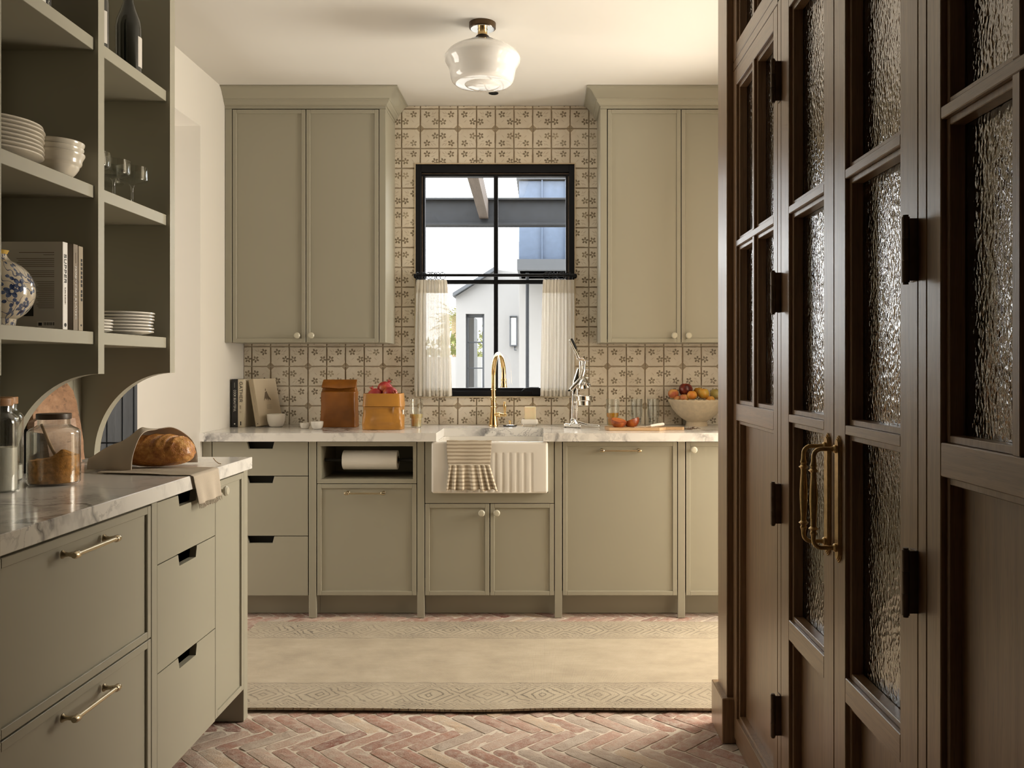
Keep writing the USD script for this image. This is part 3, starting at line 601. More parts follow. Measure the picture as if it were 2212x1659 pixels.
# black plank cupboard in the room to the left
t = thing('plank_cupboard', 'black stained oak plank cupboard glimpsed through the arch under the shelves', 'cupboard', (-2.5, 4.9, 0))
part(t, 'carcass', bx(-3.2, -2.02, 4.95, 5.14, .002, 2.4), MT['kitchenblack'])
xs = [PX(p, 4.9) for p in (297.5, 284, 259, 225.5, 190, 155, 120, 85, 50, 20)] ; zj = PZ(957.8, 4.9)
xs[0] = -2.02
for a, b in zip(xs[1:], xs[:-1]):
    part(t, 'plank', bx(a + .002, b - .002, 4.925, 4.949, .05, zj - .003, .003), MT['blackoak']); part(t, 'plank', bx(a + .002, b - .002, 4.925, 4.949, zj + .003, 2.39, .003), MT['blackoak'])
# ------------------------------------------------------------------ sage cabinets
def cb(M, a0, a1, b0, b1, z0, z1, c=.0012): return on(M, bx(a0, a1, b0, b1, z0, z1, c))
def shaker(parent, name, M, a0, a1, z0, z1, fw=.021, t=.02, mat='sage', rec=.007, label=None):
    d = part(parent, name, [cb(M, a0, a0 + fw, -t, 0, z0, z1), cb(M, a1 - fw, a1, -t, 0, z0, z1), cb(M, a0 + fw, a1 - fw, -t, 0, z1 - fw, z1), cb(M, a0 + fw, a1 - fw, -t, 0, z0, z0 + fw)], MT[mat], label=label)
    part(d, 'panel', cb(M, a0 + fw - .004, a1 - fw + .004, -t + .002, -rec, z0 + fw - .004, z1 - fw + .004), MT[mat])
    return d
def knob(parent, M, a, z, name='knob', r=.0165, mat='knob'):
    m = lathe_dir([(0, 0), (.008, 0), (.0075, .003), (.0055, .010), (.0065, .014), (.012, .016), (r, .021), (r, .025), (.012, .030), (0, .0315)], (a, 0.0003, z), (0, 1, 0), 28)
    return part(parent, name, on(M, m), MT[mat], 40)
def pull(parent, M, a0, a1, z, mat='nickel', out=.030, r=.0048):
    post = [(0, 0), (.0095, 0), (.0095, .002), (.006, .006), (.0045, .014), (.0065, out - .006), (.0085, out), (.0065, out + .006), (0, out + .0075)]
    ms = [on(M, lathe_dir(post, (a, .0003, z), (0, 1, 0), 22)) for a in (a0, a1)]
    bar = [(0, -.0125), (.006, -.0125), (.0085, -.006), (.0085, .006), (.0062, .009), (r, .011), (r, a1 - a0 - .011), (.0062, a1 - a0 - .009), (.0085, a1 - a0 - .006), (.0085, a1 - a0 + .006), (.006, a1 - a0 + .0125), (0, a1 - a0 + .0125)]
    ms.append(on(M, lathe_dir(bar, (a0, out, z), (1, 0, 0), 22)))
    return part(parent, 'bar_handle', ms, MT[mat], 40)
def notch_drawer(parent, M, a0, a1, z0, z1, n0, n1, dep=.034):
    pol = Polygon([(a0, z0), (a1, z0), (a1, z1), (n1, z1), (n1 - .009, z1 - dep), (n0 + .009, z1 - dep), (n0, z1), (a0, z1)])
    m = exty(pol, -.0, .02); m.apply_translation((0, -.02, 0)); return part(parent, 'drawer', on(M, m), MT['sage'])
def XB(px): return PX(px, YB)
G_ = .0021                                            # half a gap
ZB, ZT, TOP = .112, .8745, .918                       # bottom and top of the fronts, worktop height
def carcass(parent, M, a0, a1, deep, front=-.045, z0=.115, z1=.872): return part(parent, 'carcass', cb(M, a0, a1, -deep, front, z0, z1), MT['gap'])
DB = .590
# drawers at the left end of the back run
c = thing('drawer_cabinet', 'sage green three drawer base cabinet beside the left wall with cut-out finger pulls', 'cabinet', (XB(563), YB, 0))
part(c, 'filler', cb(FB, XW + .002, XB(458) - G_, -.02, 0, .0005, ZT + .001), MT['sage'])
carcass(c, FB, XB(458) + .004, XB(666) - .004, DB)
part(c, 'post', cb(FB, XB(666) + G_, XB(684) - G_, -.02, 0, .0005, ZT + .001), MT['sage'])
part(c, 'toe_kick', cb(FB, XW + .002, XB(684) - .006, -.105, -.085, .0005, .1145), MT['sage'])
for z0, z1 in ((.7045, ZT - .003), (.4075, .7010), (ZB, .4040)): notch_drawer(c, FB, XB(458) + G_, XB(666) - G_, z0, z1, XB(533), XB(592.5))
# niche cabinet
c = thing('niche_cabinet', 'sage green base cabinet with an open paper towel niche over a pull-out front', 'cabinet', (XB(792), YB, 0))
a0, a1 = XB(684) + G_, XB(900.3) - G_
n0, n1, nz0, nz1 = XB(692.6), XB(892), PZ(1035, YB), PZ(964, YB)
zf0, zf1 = .6665, ZT - .003
fr = exty(sbox(a0, zf0, a1, zf1).difference(sbox(n0, nz0, n1, nz1)), 0, .02); fr.apply_translation((0, -.02, 0))
part(c, 'niche_frame', on(FB, fr), MT['sage'])
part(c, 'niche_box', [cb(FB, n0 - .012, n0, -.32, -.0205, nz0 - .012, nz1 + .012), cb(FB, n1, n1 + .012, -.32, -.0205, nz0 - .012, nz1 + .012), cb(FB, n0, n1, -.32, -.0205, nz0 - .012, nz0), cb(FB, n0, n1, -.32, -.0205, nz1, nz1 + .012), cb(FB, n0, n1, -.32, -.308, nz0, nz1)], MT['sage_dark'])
part(c, 'carcass', cb(FB, a0 + .003, a1 - .003, -DB, -.045, .115, .640), MT['gap'])
d = shaker(c, 'pull_out_front', FB, a0, a1, ZB, .6630); pull(d, FB, XB(752), XB(829), PZ(1064, YB))
part(c, 'post', cb(FB, XB(900.3) + G_, XB(917.5) - G_, -.02, 0, .0005, ZT + .001), MT['sage'])
part(c, 'toe_kick', cb(FB, XB(684) - .005, XB(917) - .006, -.105, -.085, .0005, .1145), MT['sage'])
pr = thing('paper_towel_roll', 'white paper towel roll lying in the cabinet niche', 'paper towel', (XB(798), YB + .09, nz0))
zc = PZ(994, 4.42); ra = .0485
part(pr, 'roll', on(M4((0, 0, -1), (0, 1, 0), (1, 0, 0), (PX(741, 4.42), 4.435, zc)), lathe([(.021, 0), (ra - .002, 0), (ra, .002), (ra, .272), (ra - .002, .274), (.021, .274)], 48)), MT['paper'], 40)
part(pr, 'cardboard_core', on(M4((0, 0, -1), (0, 1, 0), (1, 0, 0), (PX(741, 4.42), 4.435, zc)), lathe([(.018, .001), (.0205, .001), (.0205, .273), (.018, .273)], 32)), MT['corklid'], 40)
part(pr, 'holder_rod', cyl((n0 + .002, 4.435, zc), (n1 - .002, 4.435, zc), .008), MT['gap'], 40)
# sink cabinet
c = thing('sink_cabinet', 'sage green two door cabinet carrying the white farmhouse sink', 'cabinet', (XB(1057), YB, 0))
a0, a1 = XB(917.5) + G_, XB(1197.5) - G_
SX0, SX1, SZ0, SZ1 = -.547, .027, .620, .8765
ap = exty(sbox(a0, .5690, a1, ZT + .001).difference(sbox(SX0 - .0005, SZ0 - .0005, SX1 + .0005, 1)), 0, .02); ap.apply_translation((0, -.02, 0))
part(c, 'apron', on(FB, ap), MT['sage'])
am = XB(1058)
for u0, u1, kx in ((a0, am - G_, 1041), (am + G_, a1, 1073.5)):
    d = shaker(c, 'door', FB, u0, u1, ZB, .5655); knob(d, FB, XB(kx), PZ(1107, YB))
part(c, 'carcass', cb(FB, a0 + .003, a1 - .003, -DB, -.045, .115, .560), MT['gap'])
part(c, 'post', cb(FB, XB(1197.5) + G_, XB(1215) - G_, -.02, 0, .0005, ZT + .001), MT['sage'])
part(c, 'toe_kick', cb(FB, XB(917) - .005, XB(1215) - .006, -.105, -.085, .0005, .1145), MT['sage'])
# dishwasher front
c = thing('dishwasher_cabinet', 'wide sage green single panel front with brass bar handle right of the sink', 'cabinet', (XB(1339), YB, 0))
a0, a1 = XB(1215) + G_, XB(1463.5) - G_
d = shaker(c, 'door', FB, a0, a1, ZB, ZT - .003); pull(d, FB, XB(1300), XB(1379), PZ(972.5, YB), 'nickel')
carcass(c, FB, a0 + .003, a1 - .003, DB); part(c, 'post', cb(FB, XB(1463.5) + G_, XB(1481) - G_, -.02, 0, .0005, ZT + .001), MT['sage'])
part(c, 'toe_kick', cb(FB, XB(1215) - .005, XB(1481) - .006, -.105, -.085, .0005, .1145), MT['sage'])
c = thing('base_cabinet', 'sage green base cabinet with round knob partly behind the dark pantry', 'cabinet', (.93, YB, 0))
a0, a1 = XB(1481) + G_, XE - .05
d = shaker(c, 'door', FB, a0, a1, ZB, ZT - .003); knob(d, FB, XB(1497.5), PZ(971, YB)); carcass(c, FB, a0 + .003, a1 - .003, DB)
part(c, 'filler', cb(FB, a1 + 2 * G_, XE - .002, -.02, 0, .0005, ZT + .001), MT['sage']); part(c, 'toe_kick', cb(FB, XB(1481) - .005, XE - .002, -.105, -.085, .0005, .1145), MT['sage'])
# worktop with the sink notch
cut = sbox(-.5225, 4.30, .0035, 4.664).buffer(0)
ct = extz(sbox(XW + .001, 4.318, XE - .001, YW - .009).difference(cut), TOP - .042, TOP)
wt = solo('worktop', ct, MT['marble'], 'white grey veined marble worktop along the back wall around the sink', 'worktop')
# farmhouse sink
s = thing('farmhouse_sink', 'white fluted apron front farmhouse sink set under the window', 'sink', ((SX0 + SX1) / 2, 4.45, SZ0))
body = rbox(SX0, SX1, 4.322, 4.69, SZ0, SZ1 - .001, .013, 20)
body = body - rbox(SX0 + .028, SX1 - .028, 4.350, 4.664, .665, 1.1, .03, 20)
caps = []
x = -.452
for k in range(12):
    x = PX(968, 4.322) + .0178 + k * .0357
    cyl_ = m3.Manifold.batch_hull([m3.Manifold.sphere(.022, 20).translate((x, 4.322 - .0192, z)) for z in (SZ0 - .03, SZ1 - .062)]); caps.append(cyl_)
body = body - m3.Manifold.batch_boolean(caps, m3.OpType.Add)
part(s, 'basin', body, MT['porcelain'], 32)
part(s, 'drain', lathe([(0, 0), (.045, 0), (.045, .003), (.03, .004), (0, .002)], 32, (-.26, 4.5, .6655)), MT['brass'], 40)
# towel over the apron
t = thing('dish_towel', 'taupe and cream striped ruffled dish towel hanging over the sink front', 'towel', (-.36, 4.31, .65))
yt = 4.317
def tw(U, V):   # U across, V down
    x0, x1 = PX(965, yt), PX(1061.5, yt); zt_, zm = SZ1 + .004, PZ(1003, yt)
    s_ = V; pinch = .006 * np.clip((s_ - .55) / .45, 0, 1)
    x = x0 + pinch + (x1 - x0 - 2 * pinch) * U; L = zt_ - zm; arc = .05
    d = s_ * (L + arc) - arc                                    # < 0: lies over the rim, runs back and down into the basin
    z = np.where(d > 0, zt_ - d, zt_ - np.clip(-d - .026, 0, None)); y = np.where(d > 0, yt - .004 - .002 * np.sin(U * 9 + s_ * 2) * np.clip(d * 12, 0, 1), yt - .004 + np.clip(-d, 0, .034))
    return np.stack([x, y, z + .001 * np.sin(U * 14)], -1)
part(t, 'body', grid(tw, 40, 40, .0018), MT['towel'], True)
def rf_(U, V):
    x0, x1 = PX(970, yt), PX(1058, yt); b0, b1 = PX(963, yt), PX(1076, yt); z0_, z1_ = PZ(1003.5, yt), PZ(1058, yt)
    x = (x0 + (x1 - x0) * U) * (1 - V) + (b0 + (b1 - b0) * U) * V
    w = np.sin(U * 40 + 2.2 * np.sin(U * 7)); y = yt - .007 - V * .011 - w * (.0025 + .0085 * V) ; z = z0_ + (z1_ - z0_) * V - .004 * V * np.cos(U * 25)
    return np.stack([x + .004 * V * np.cos(U * 40), y, z], -1)
part(t, 'ruffle', grid(rf_, 120, 18, .0016), MT['towel'], True)
part(t, 'gather_seam', tube([(PX(p, yt), yt - .0085, PZ(1003.2, yt)) for p in np.linspace(969, 1058.5, 9)], .0022, 8), MT['cotton'], True)

# wall cabinets with crown moulding
def XU(px): return PX(px, YU)
def wall_cabinet(label, f0, d0, dm, d1, f1, kn, crown_x, side):
    c = thing('wall_cabinet', label, 'cabinet', (XU((d0 + d1) / 2), YU, 1.372))
    zb, zt = 1.372, 2.611; x0 = XW + .002 if side > 0 else XU(f0); x1 = XU(f1) if side > 0 else XE - .002
    part(c, 'carcass', cb(FU, x0 + .003, x1 - .003, -(YW - YU - .0002), -.032, zb + .004, ZC - .003), MT['gap'])
    bb = -(YW - YU) + .0002
    part(c, 'side', cb(FU, x0, x0 + .018, bb if side < 0 else -.03, -.0205, zb, zt), MT['sage']); part(c, 'side', cb(FU, x1 - .018, x1, bb if side > 0 else -.03, -.0205, zb, zt), MT['sage'])
    part(c, 'bottom', cb(FU, x0 + .018, x1 - .018, bb, -.0225, zb, zb + .018), MT['sage'])
    part(c, 'stile', cb(FU, x0, XU(d0) - G_, -.02, 0, zb, zt), MT['sage']); part(c, 'stile', cb(FU, XU(d1) + G_, x1, -.02, 0, zb, zt), MT['sage'])
    for u0, u1, k in ((XU(d0) + G_, XU(dm) - G_, kn[0]), (XU(dm) + G_, XU(d1) - G_, kn[1])):
        d = shaker(c, 'door', FU, u0, u1, zb + .001, zt - .003); knob(d, FU, XU(k), PZ(725, YU))
    # crown: profile (out, z) swept along the front and returned along the free side
    P = [(0, zt + .001), (0, zt + .016), (.006, zt + .017), (.006, zt + .020), (.010, zt + .026), (.018, zt + .034), (.021, zt + .044), (.025, zt + .046), (.026, zt + .050), (.036, zt + .062), (.048, zt + .080), (.060, zt + .092), (.068, zt + .096), (.074, zt + .097), (.074, ZC - .001), (-.02, ZC - .001), (-.02, zt + .001)]
    n = len(P); xa = XW + .001 if side > 0 else XE - .001; xs = x1 if side > 0 else x0
    secs = [[(xa, YU - o, z) for o, z in P], [(xs + side * o, YU - o, z) for o, z in P], [(xs + side * o, YW - .010, z) for o, z in P]]
    v = np.array(sum(secs, [])); f = []
    for q in range(2):
        for i in range(n):
            j = (i + 1) % n; f += [(q * n + i, q * n + j, (q + 1) * n + j), (q * n + i, (q + 1) * n + j, (q + 1) * n + i)]
    for q in (0, 2):
        a, b = trimesh.creation.triangulate_polygon(Polygon(P), engine='earcut')
        idx = [min(range(n), key=lambda i: (P[i][0] - p[0]) ** 2 + (P[i][1] - p[1]) ** 2) for p in a]; f += [(q * n + idx[t[0]], q * n + idx[t[1]], q * n + idx[t[2]]) for t in b]
    m = trimesh.Trimesh(v, f, process=False); m.fix_normals(); part(c, 'crown_moulding', m, MT['sage'], 25)
wall_cabinet('tall sage green wall cabinet left of the window with two doors', 484, 501.5, 660.5, 818.5, 833, (644, 674.5), 857, 1)
wall_cabinet('tall sage green wall cabinet right of the window with two doors', 1297, 1312, 1471.5, 1631, 1650, (1456, 1486.5), 1270, -1)

# ------------------------------------------------------------------ peninsula on the left
ZL, PXF, PYE = .922, -1.035, 3.137                    # worktop height, its front edge, its far end
c = thing('wide_drawer_cabinet', 'sage green cabinet of two wide drawers with metal bar handles at left', 'cabinet', (XL, 2.0, 0))
for z0, z1, zp in ((.5205, .872, 1), (.112, .5165, 0)):
    d = shaker(c, 'drawer', FL, 1.68, 2.352 - G_, z0, z1, .020)
    zh = .834 if zp else .478
    pull(d, FL, 1.915, 2.096, zh, 'nickel', .032, .0052)
part(c, 'carcass', cb(FL, 1.68, 2.348, -.6, -.024, .115, .876), MT['gap'])
part(c, 'toe_kick', cb(FL, 1.68, 2.352, -.17, -.15, .0005, .1145), MT['sage'])
c = thing('narrow_drawer_cabinet', 'sage green bank of three flush drawers with cut-out pulls in the peninsula', 'cabinet', (XL, 2.6, 0))
part(c, 'stile', cb(FL, 2.352 + G_, 2.389 - .0003, -.02, 0, .112, .876), MT['sage'])
for z0, z1 in ((.7055, .8735), (.4095, .7025), (.112, .4065)): notch_drawer(c, FL, 2.389, 2.811 - G_, z0, z1, 2.525, 2.662, .033)
part(c, 'carcass', cb(FL, 2.356, 2.808, -.6, -.055, .115, .876), MT['gap']); part(c, 'toe_kick', cb(FL, 2.352, 2.811, -.17, -.15, .0005, .1145), MT['sage'])
c = thing('end_cabinet', 'slim sage green cabinet with one knobbed door at the far end of the peninsula', 'cabinet', (XL, 2.95, 0))
d = shaker(c, 'door', FL, 2.811 + G_, 3.079 - .0008, .114, .8735, .020)
knob(d, FL, 2.842, .842)
part(c, 'carcass', cb(FL, 2.814, 3.079, -.6, -.024, .116, .876), MT['gap'])
part(c, 'end_panel', cb(FL, 3.079, 3.120, -.61, 0, .0005, .8795), MT['sage']); part(c, 'toe_kick', cb(FL, 2.811, 3.0785, -.17, -.15, .0005, .1145), MT['sage'])
solo('peninsula_worktop', bx(XW + .001, PXF, 1.662, PYE, ZL - .042, ZL, .002), MT['marble'], 'white grey veined marble worktop of the left peninsula under the shelves', 'worktop')
# tall panelled fridge at the very edge of the picture
c = thing('panelled_fridge', 'tall sage panelled fridge at the extreme left edge with a long handle', 'fridge', (-1.35, 1.2, 0))
part(c, 'cabinet_side', bx(XW + .002, -1.046, .75, 1.657, .0005, ZC - .004), MT['sage']); d = part(c, 'door', bx(-1.044, -1.0205, .76, 1.656, .10, 2.2), MT['sage'])
part(d, 'pull_handle', [cyl((-1.02, 1.60, z), (-.994, 1.60, z), .007) for z in (.906, 1.505)] + [cyl((-.994, 1.60, .87), (-.994, 1.60, 1.54), .006)], MT['nickel'], 40)
# open shelves (hutch) standing on the peninsula
HF, HBK = -1.311, -1.622
h = thing('open_shelf_hutch', 'sage painted open shelving hutch with scalloped brackets standing on the peninsula', 'shelves', (-1.46, 2.6, ZL))
th = np.linspace(0, np.pi / 2, 22); arc = [(HF - .267 * math.sin(t), ZL + .0005 + .2995 * math.cos(t)) for t in th]
pol = Polygon([(HBK, ZL + .0005), (HBK, ZC - .002), (HF, ZC - .002)] + [(HF, ZL + .30)] + arc[1:] )
SP = [(2.094, 2.130), (2.595, 2.631), (3.095, 3.135)]
for y0, y1 in SP: part(h, 'upright', exty(pol, y0, y1), MT['sage'])
SZ = (1.3464, 1.7776, 2.2140)
for (_, y0), (y1, _) in zip(SP, SP[1:]):
    for z in SZ: part(h, 'shelf', bx(HBK + .0005, HF - .0125, y0 + .0003, y1 - .0003, z - .037, z), MT['sage'])
nb = 11; wb = (3.135 - 2.094) / nb
for k in range(nb): part(h, 'back_board', bx(HBK - .014, HBK - .0003, 2.094 + k * wb + .0006, 2.094 + (k + 1) * wb - .0006, ZL + .0005, ZC - .002, .002), MT['sage'])
# ------------------------------------------------------------------ dark oak pantry on the right
def leafdoor(parent, name, a0, a1, z0, z1, sl, sr, rails, muntin=None, panel=None, label=None):
    """oak frame: stiles sl, sr wide; rails [(z0, z1)] from top to bottom; panes between rails, split by a muntin; panel: index of the field that is solid"""
    t = .034; ms = [cb(FR, a0, a0 + sl, -t, 0, z0, z1, .0015), cb(FR, a1 - sr, a1, -t, 0, z0, z1, .0015)]
    d = part(parent, name, ms, MT['oak_v'], label=label)
    for r0, r1 in rails: part(d, 'rail', cb(FR, a0 + sl, a1 - sr, -t, 0, r0, r1, .0015), MT['oak_h'])
    fields = [(rails[i + 1][1], rails[i][0]) for i in range(len(rails) - 1)]
    for i, (f0, f1) in enumerate(fields):
        solid = panel == i
        cols = [(a0 + sl, a1 - sr)]
        if muntin and not solid:
            am = (a0 + a1) / 2; part(d, 'muntin', cb(FR, am - muntin / 2, am + muntin / 2, -t, 0, f0, f1, .0015), MT['oak_v']); cols = [(a0 + sl, am - muntin / 2), (am + muntin / 2, a1 - sr)]
        for c0, c1 in cols:
            w, bi = .012, -.009
            part(d, 'bead', [cb(FR, c0, c0 + w, -t, bi, f0, f1), cb(FR, c1 - w, c1, -t, bi, f0, f1), cb(FR, c0 + w, c1 - w, -t, bi, f0, f0 + w), cb(FR, c0 + w, c1 - w, -t, bi, f1 - w, f1)], MT['oak_v'])
            if solid: part(d, 'wood_panel', cb(FR, c0 + .006, c1 - .006, -t - .006, -.029, f0 + .006, f1 - .006), MT['oak_v'])
            else: part(d, 'pane', cb(FR, c0 + .004, c1 - .004, -.0385, -.0345, f0 + .004, f1 - .004, 0), MT['watery'])
    return d
ZD0, ZD1 = .022, 2.217
def pantry_shell(parent, a0, a1):
    part(parent, 'carcass', [cb(FR, a0 + .002, a1 - .002, -.575, -.56, .02, ZC - .05), cb(FR, a0 + .002, a0 + .018, -.56, -.045, .02, ZC - .05), cb(FR, a1 - .018, a1 - .002, -.56, -.045, .02, ZC - .05), cb(FR, a0 + .018, a1 - .018, -.56, -.045, .02, .04), cb(FR, a0 + .018, a1 - .018, -.56, -.045, 2.22, 2.24)], MT['oak_v'])
    for z in (.56, 1.09, 1.63): part(parent, 'inner_shelf', cb(FR, a0 + .019, a1 - .019, -.55, -.10, z, z + .02), MT['oak_h'])
    part(parent, 'plinth', cb(FR, a0, a1, -.05, -.006, .0005, .019), MT['oak_h'])
    part(parent, 'face_rail', cb(FR, a0, a1, -.034, 0, 2.2195, 2.2475), MT['oak_h'])
    part(parent, 'frieze', cb(FR, a0, a1, -.034, 0, 2.655, ZC - .002), MT['oak_h'])
tall = [(2.162, ZD1), (1.6345, 1.654), (1.069, 1.1225), (ZD0, .096)]
pairr = [(2.165, ZD1), (1.6345, 1.654), (1.101, 1.121), (.543, .594), (ZD0, .12)]
trans = [(2.60, 2.652), (2.250, 2.299)]
g = .0014
u = thing('pantry_cabinet', 'dark oak pantry cabinet farthest from the camera with four rippled panes over a wood panel', 'cabinet', (XR, 2.64, 0))
pantry_shell(u, 2.362, 2.910); leafdoor(u, 'door', 2.362 + g, 2.908, ZD0, ZD1, .041, .042, tall, .020, 2); leafdoor(u, 'transom', 2.362 + g, 2.908, 2.25, 2.652, .041, .042, trans, .020)
part(u, 'pilaster', bx(.6095, XE - .003, 2.912, 3.055, .0005, ZC - .002, .002), MT['oak_v']); part(u, 'pilaster_plinth', bx(.5915, XE - .003, 2.897, 3.079, .0003, .150, .003), MT['oak_v'])
u = thing('double_door_pantry', 'dark oak double door pantry with rippled glass doors and brass grip handles', 'cabinet', (XR, 1.905, 0))
pantry_shell(u, 1.446, 2.3605)
part(u, 'mullion', cb(FR, 2.329, 2.3605, -.034, 0, .019, ZC - .002), MT['oak_v']); part(u, 'mullion', cb(FR, 1.4465, 1.4775, -.034, 0, .019, ZC - .002), MT['oak_v'])
def hinge(parent, a, z0):
    ms = [cyl((a, .021, z0 + k * .0368 + .0004), (a, .021, z0 + k * .0368 + .0364), .0065, None, 16) for k in range(3)]
    ms = [on(FR, m) for m in ms] + [on(FR, cyl((a, .021, z0 - .003), (a, .021, z0 + .1134), .0048, None, 12))]
    ms += [cb(FR, a - .0012, a + .0012, -.02, .021, z0 + .003, z0 + .108, 0), cb(FR, a + .002, a + .026, .0003, .0025, z0 + .003, z0 + .108, .0005)]
    part(parent, 'hinge', ms, MT['bronzehinge'], 35)
def pull_handle(parent, a):
    z0, z1 = .826, 1.0965
    out = Polygon([(a - .017, z0 + .02), (a - .017, z1 - .02), (a - .012, z1 - .008), (a, z1), (a + .012, z1 - .008), (a + .017, z1 - .02), (a + .017, z0 + .02), (a + .012, z0 + .008), (a, z0), (a - .012, z0 + .008)]).buffer(.004).buffer(-.004)
    ms = []
    for k, (ins, b0, b1) in enumerate(((0, .0003, .003), (-.003, .003, .005), (-.006, .005, .0065))):
        m = exty(out.buffer(ins), b0, b1); ms.append(on(FR, m))
    zt_, zb_ = 1.068, .858; n = []; rr = []
    for t in np.linspace(0, np.pi / 2, 7): n.append((a, .038 + .017 * math.sin(t), zt_ - .017 + .017 * math.cos(t))); rr.append(.0048)
    for z, r_ in ((1.040, .0052), (1.032, .0075), (1.029, .006), (1.026, .0062), (1.022, .0108), (1.018, .0062), (1.010, .006), (.985, .0078), (.963, .0088), (.940, .0078), (.912, .006), (.903, .0062), (.899, .0108), (.895, .0062), (.892, .006), (.889, .0075), (.882, .0052)): n.append((a, .055, z)); rr.append(r_)
    for t in np.linspace(np.pi / 2, 0, 7): n.append((a, .038 + .017 * math.sin(t), zb_ + .017 - .017 * math.cos(t))); rr.append(.0048)
    n = [(a, .006, zt_), (a, .011, zt_), (a, .014, zt_), (a, .022, zt_)] + n + [(a, .022, zb_), (a, .014, zb_), (a, .011, zb_), (a, .006, zb_)]; rr = [.009, .009, .0055, .0045] + rr + [.0045, .0055, .009, .009]
    ms.append(on(FR, tube(n, rr, 16)))
    part(parent, 'grip_handle', ms, MT['agedbrass'], 40)
da = leafdoor(u, 'door', 1.9055 + g, 2.328 - g, ZD0, ZD1, .067, .072, pairr, None, 3); db = leafdoor(u, 'door', 1.4785 + g, 1.9045 - g, ZD0, ZD1, .0725, .069, pairr, None, 3)
for z in (.264, .825, 1.384, 1.944): hinge(da, 2.328, z); hinge(db, 1.478, z)
pull_handle(da, 1.941); pull_handle(db, 1.870)
leafdoor(u, 'transom', 1.9055 + g, 2.328 - g, 2.25, 2.652, .067, .072, trans); leafdoor(u, 'transom', 1.4785 + g, 1.9045 - g, 2.25, 2.652, .0725, .069, trans)
u = thing('near_pantry_cabinet', 'dark oak pantry cabinet nearest the camera with large rippled panes over a wood panel', 'cabinet', (XR, 1.17, 0))
pantry_shell(u, .899, 1.4455); leafdoor(u, 'door', .901, 1.4455 - g, ZD0, ZD1, .042, .050, tall, .020, 2); leafdoor(u, 'transom', .901, 1.4455 - g, 2.25, 2.652, .042, .05, trans, .020)
# ------------------------------------------------------------------ lettering on flat faces
def text(s, h, origin, right, up, bold=False, depth=.0006, squeeze=1.0):
    """lettering with capitals h tall, starting at origin, reading along right, lifted off the face"""
    m = meshkit.text_mesh(s, h, depth, bold); m.apply_scale((squeeze, 1, 1)); r, u = np.array(right, float), np.array(up, float); M = np.eye(4); M[:3, 0], M[:3, 1], M[:3, 2], M[:3, 3] = r, u, np.cross(r, u), origin; m.apply_transform(M); return m
def bars(rows, origin, right, up, h=.0012, depth=.0004):
    """blurred small print as lines: rows of (start, length, height up)"""
    ms = []; r, u = np.array(right, float), np.array(up, float); n = np.cross(r, u); o = np.array(origin, float)
    for s0, L, z in rows:
        b = trimesh.creation.box((L, h, depth)); b.apply_translation((s0 + L / 2, z, depth / 2)); M = np.eye(4); M[:3, 0], M[:3, 1], M[:3, 2], M[:3, 3] = r, u, n, o; b.apply_transform(M); ms.append(b)
    return ms
def book(label, cover, t, d, hgt, at, rot=0.0, lean=0.0, group=None, spine=None, deco=None):
    """a hardback standing on its tail: spine at y = 0 facing -y, thickness t along x, depth d along y; rot about z, lean about the spine's foot"""
    b = thing('book', label, 'book', at, group); M = trimesh.transformations.rotation_matrix(math.radians(rot), (0, 0, 1)) @ trimesh.transformations.rotation_matrix(math.radians(lean), (0, 1, 0)); T = np.eye(4); T[:3, 3] = at; M = T @ M
    put = lambda m: on(M, m); c = .0022
    cv = part(b, 'cover', [put(bx(0, c, .002, d, 0, hgt, .0006)), put(bx(t - c, t, .002, d, 0, hgt, .0006))], MT[cover])
    part(b, 'spine', put(bx(0, t, 0, .0028, 0, hgt, .0012)), MT[spine or cover])
    part(b, 'pages', put(bx(c + .0002, t - c - .0002, .003, d - .004, .003, hgt - .003, .0008)), MT['page'])
    for nm, ms, mat in (deco or []): part(b, nm, [put(m) for m in ms], MT[mat])
    return b
DN, LT = (0, 0, -1), (1, 0, 0)
# books on the back worktop
zt = TOP + .0004; Yb = yfloor(923, TOP)
x1 = PX(499.8, Yb)
book('black book titled COOK BEAUTIFUL standing against the left wall', 'bookblack', .0345, .19, .2585, (x1, Yb, zt), deco=[('title', [text('COOK BEAUTIFUL', .0125, (.0125, -.0002, .202), DN, LT, squeeze=.78)], 'inkwhite'), ('small_print', bars([(0, .027, 0)], (.0170, -.0002, .240), DN, LT), 'inkwhite'), ('emblem', [cyl((.0175, -.0008, .018), (.0175, .0002, .018), .0042, None, 16)], 'inkwhite')])
x2 = x1 + .0349
book('cream book titled GATHER beside the black one on the worktop', 'bookcream', .0325, .19, .2585, (x2, Yb, zt), deco=[('title', [text('GATHER', .0165, (.0085, -.0002, .246), DN, LT, squeeze=1.22)], 'ink'), ('small_print', bars([(0, .02, 0), (0, .022, .004), (.032, .01, 0), (.032, .01, .005)], (.012, -.0002, .118), DN, LT), 'inkbrown'), ('emblem', [bx(.013, .018, -.0006, .0002, .010, .031)], 'ink')])
Yl = yfloor(922.3, TOP)
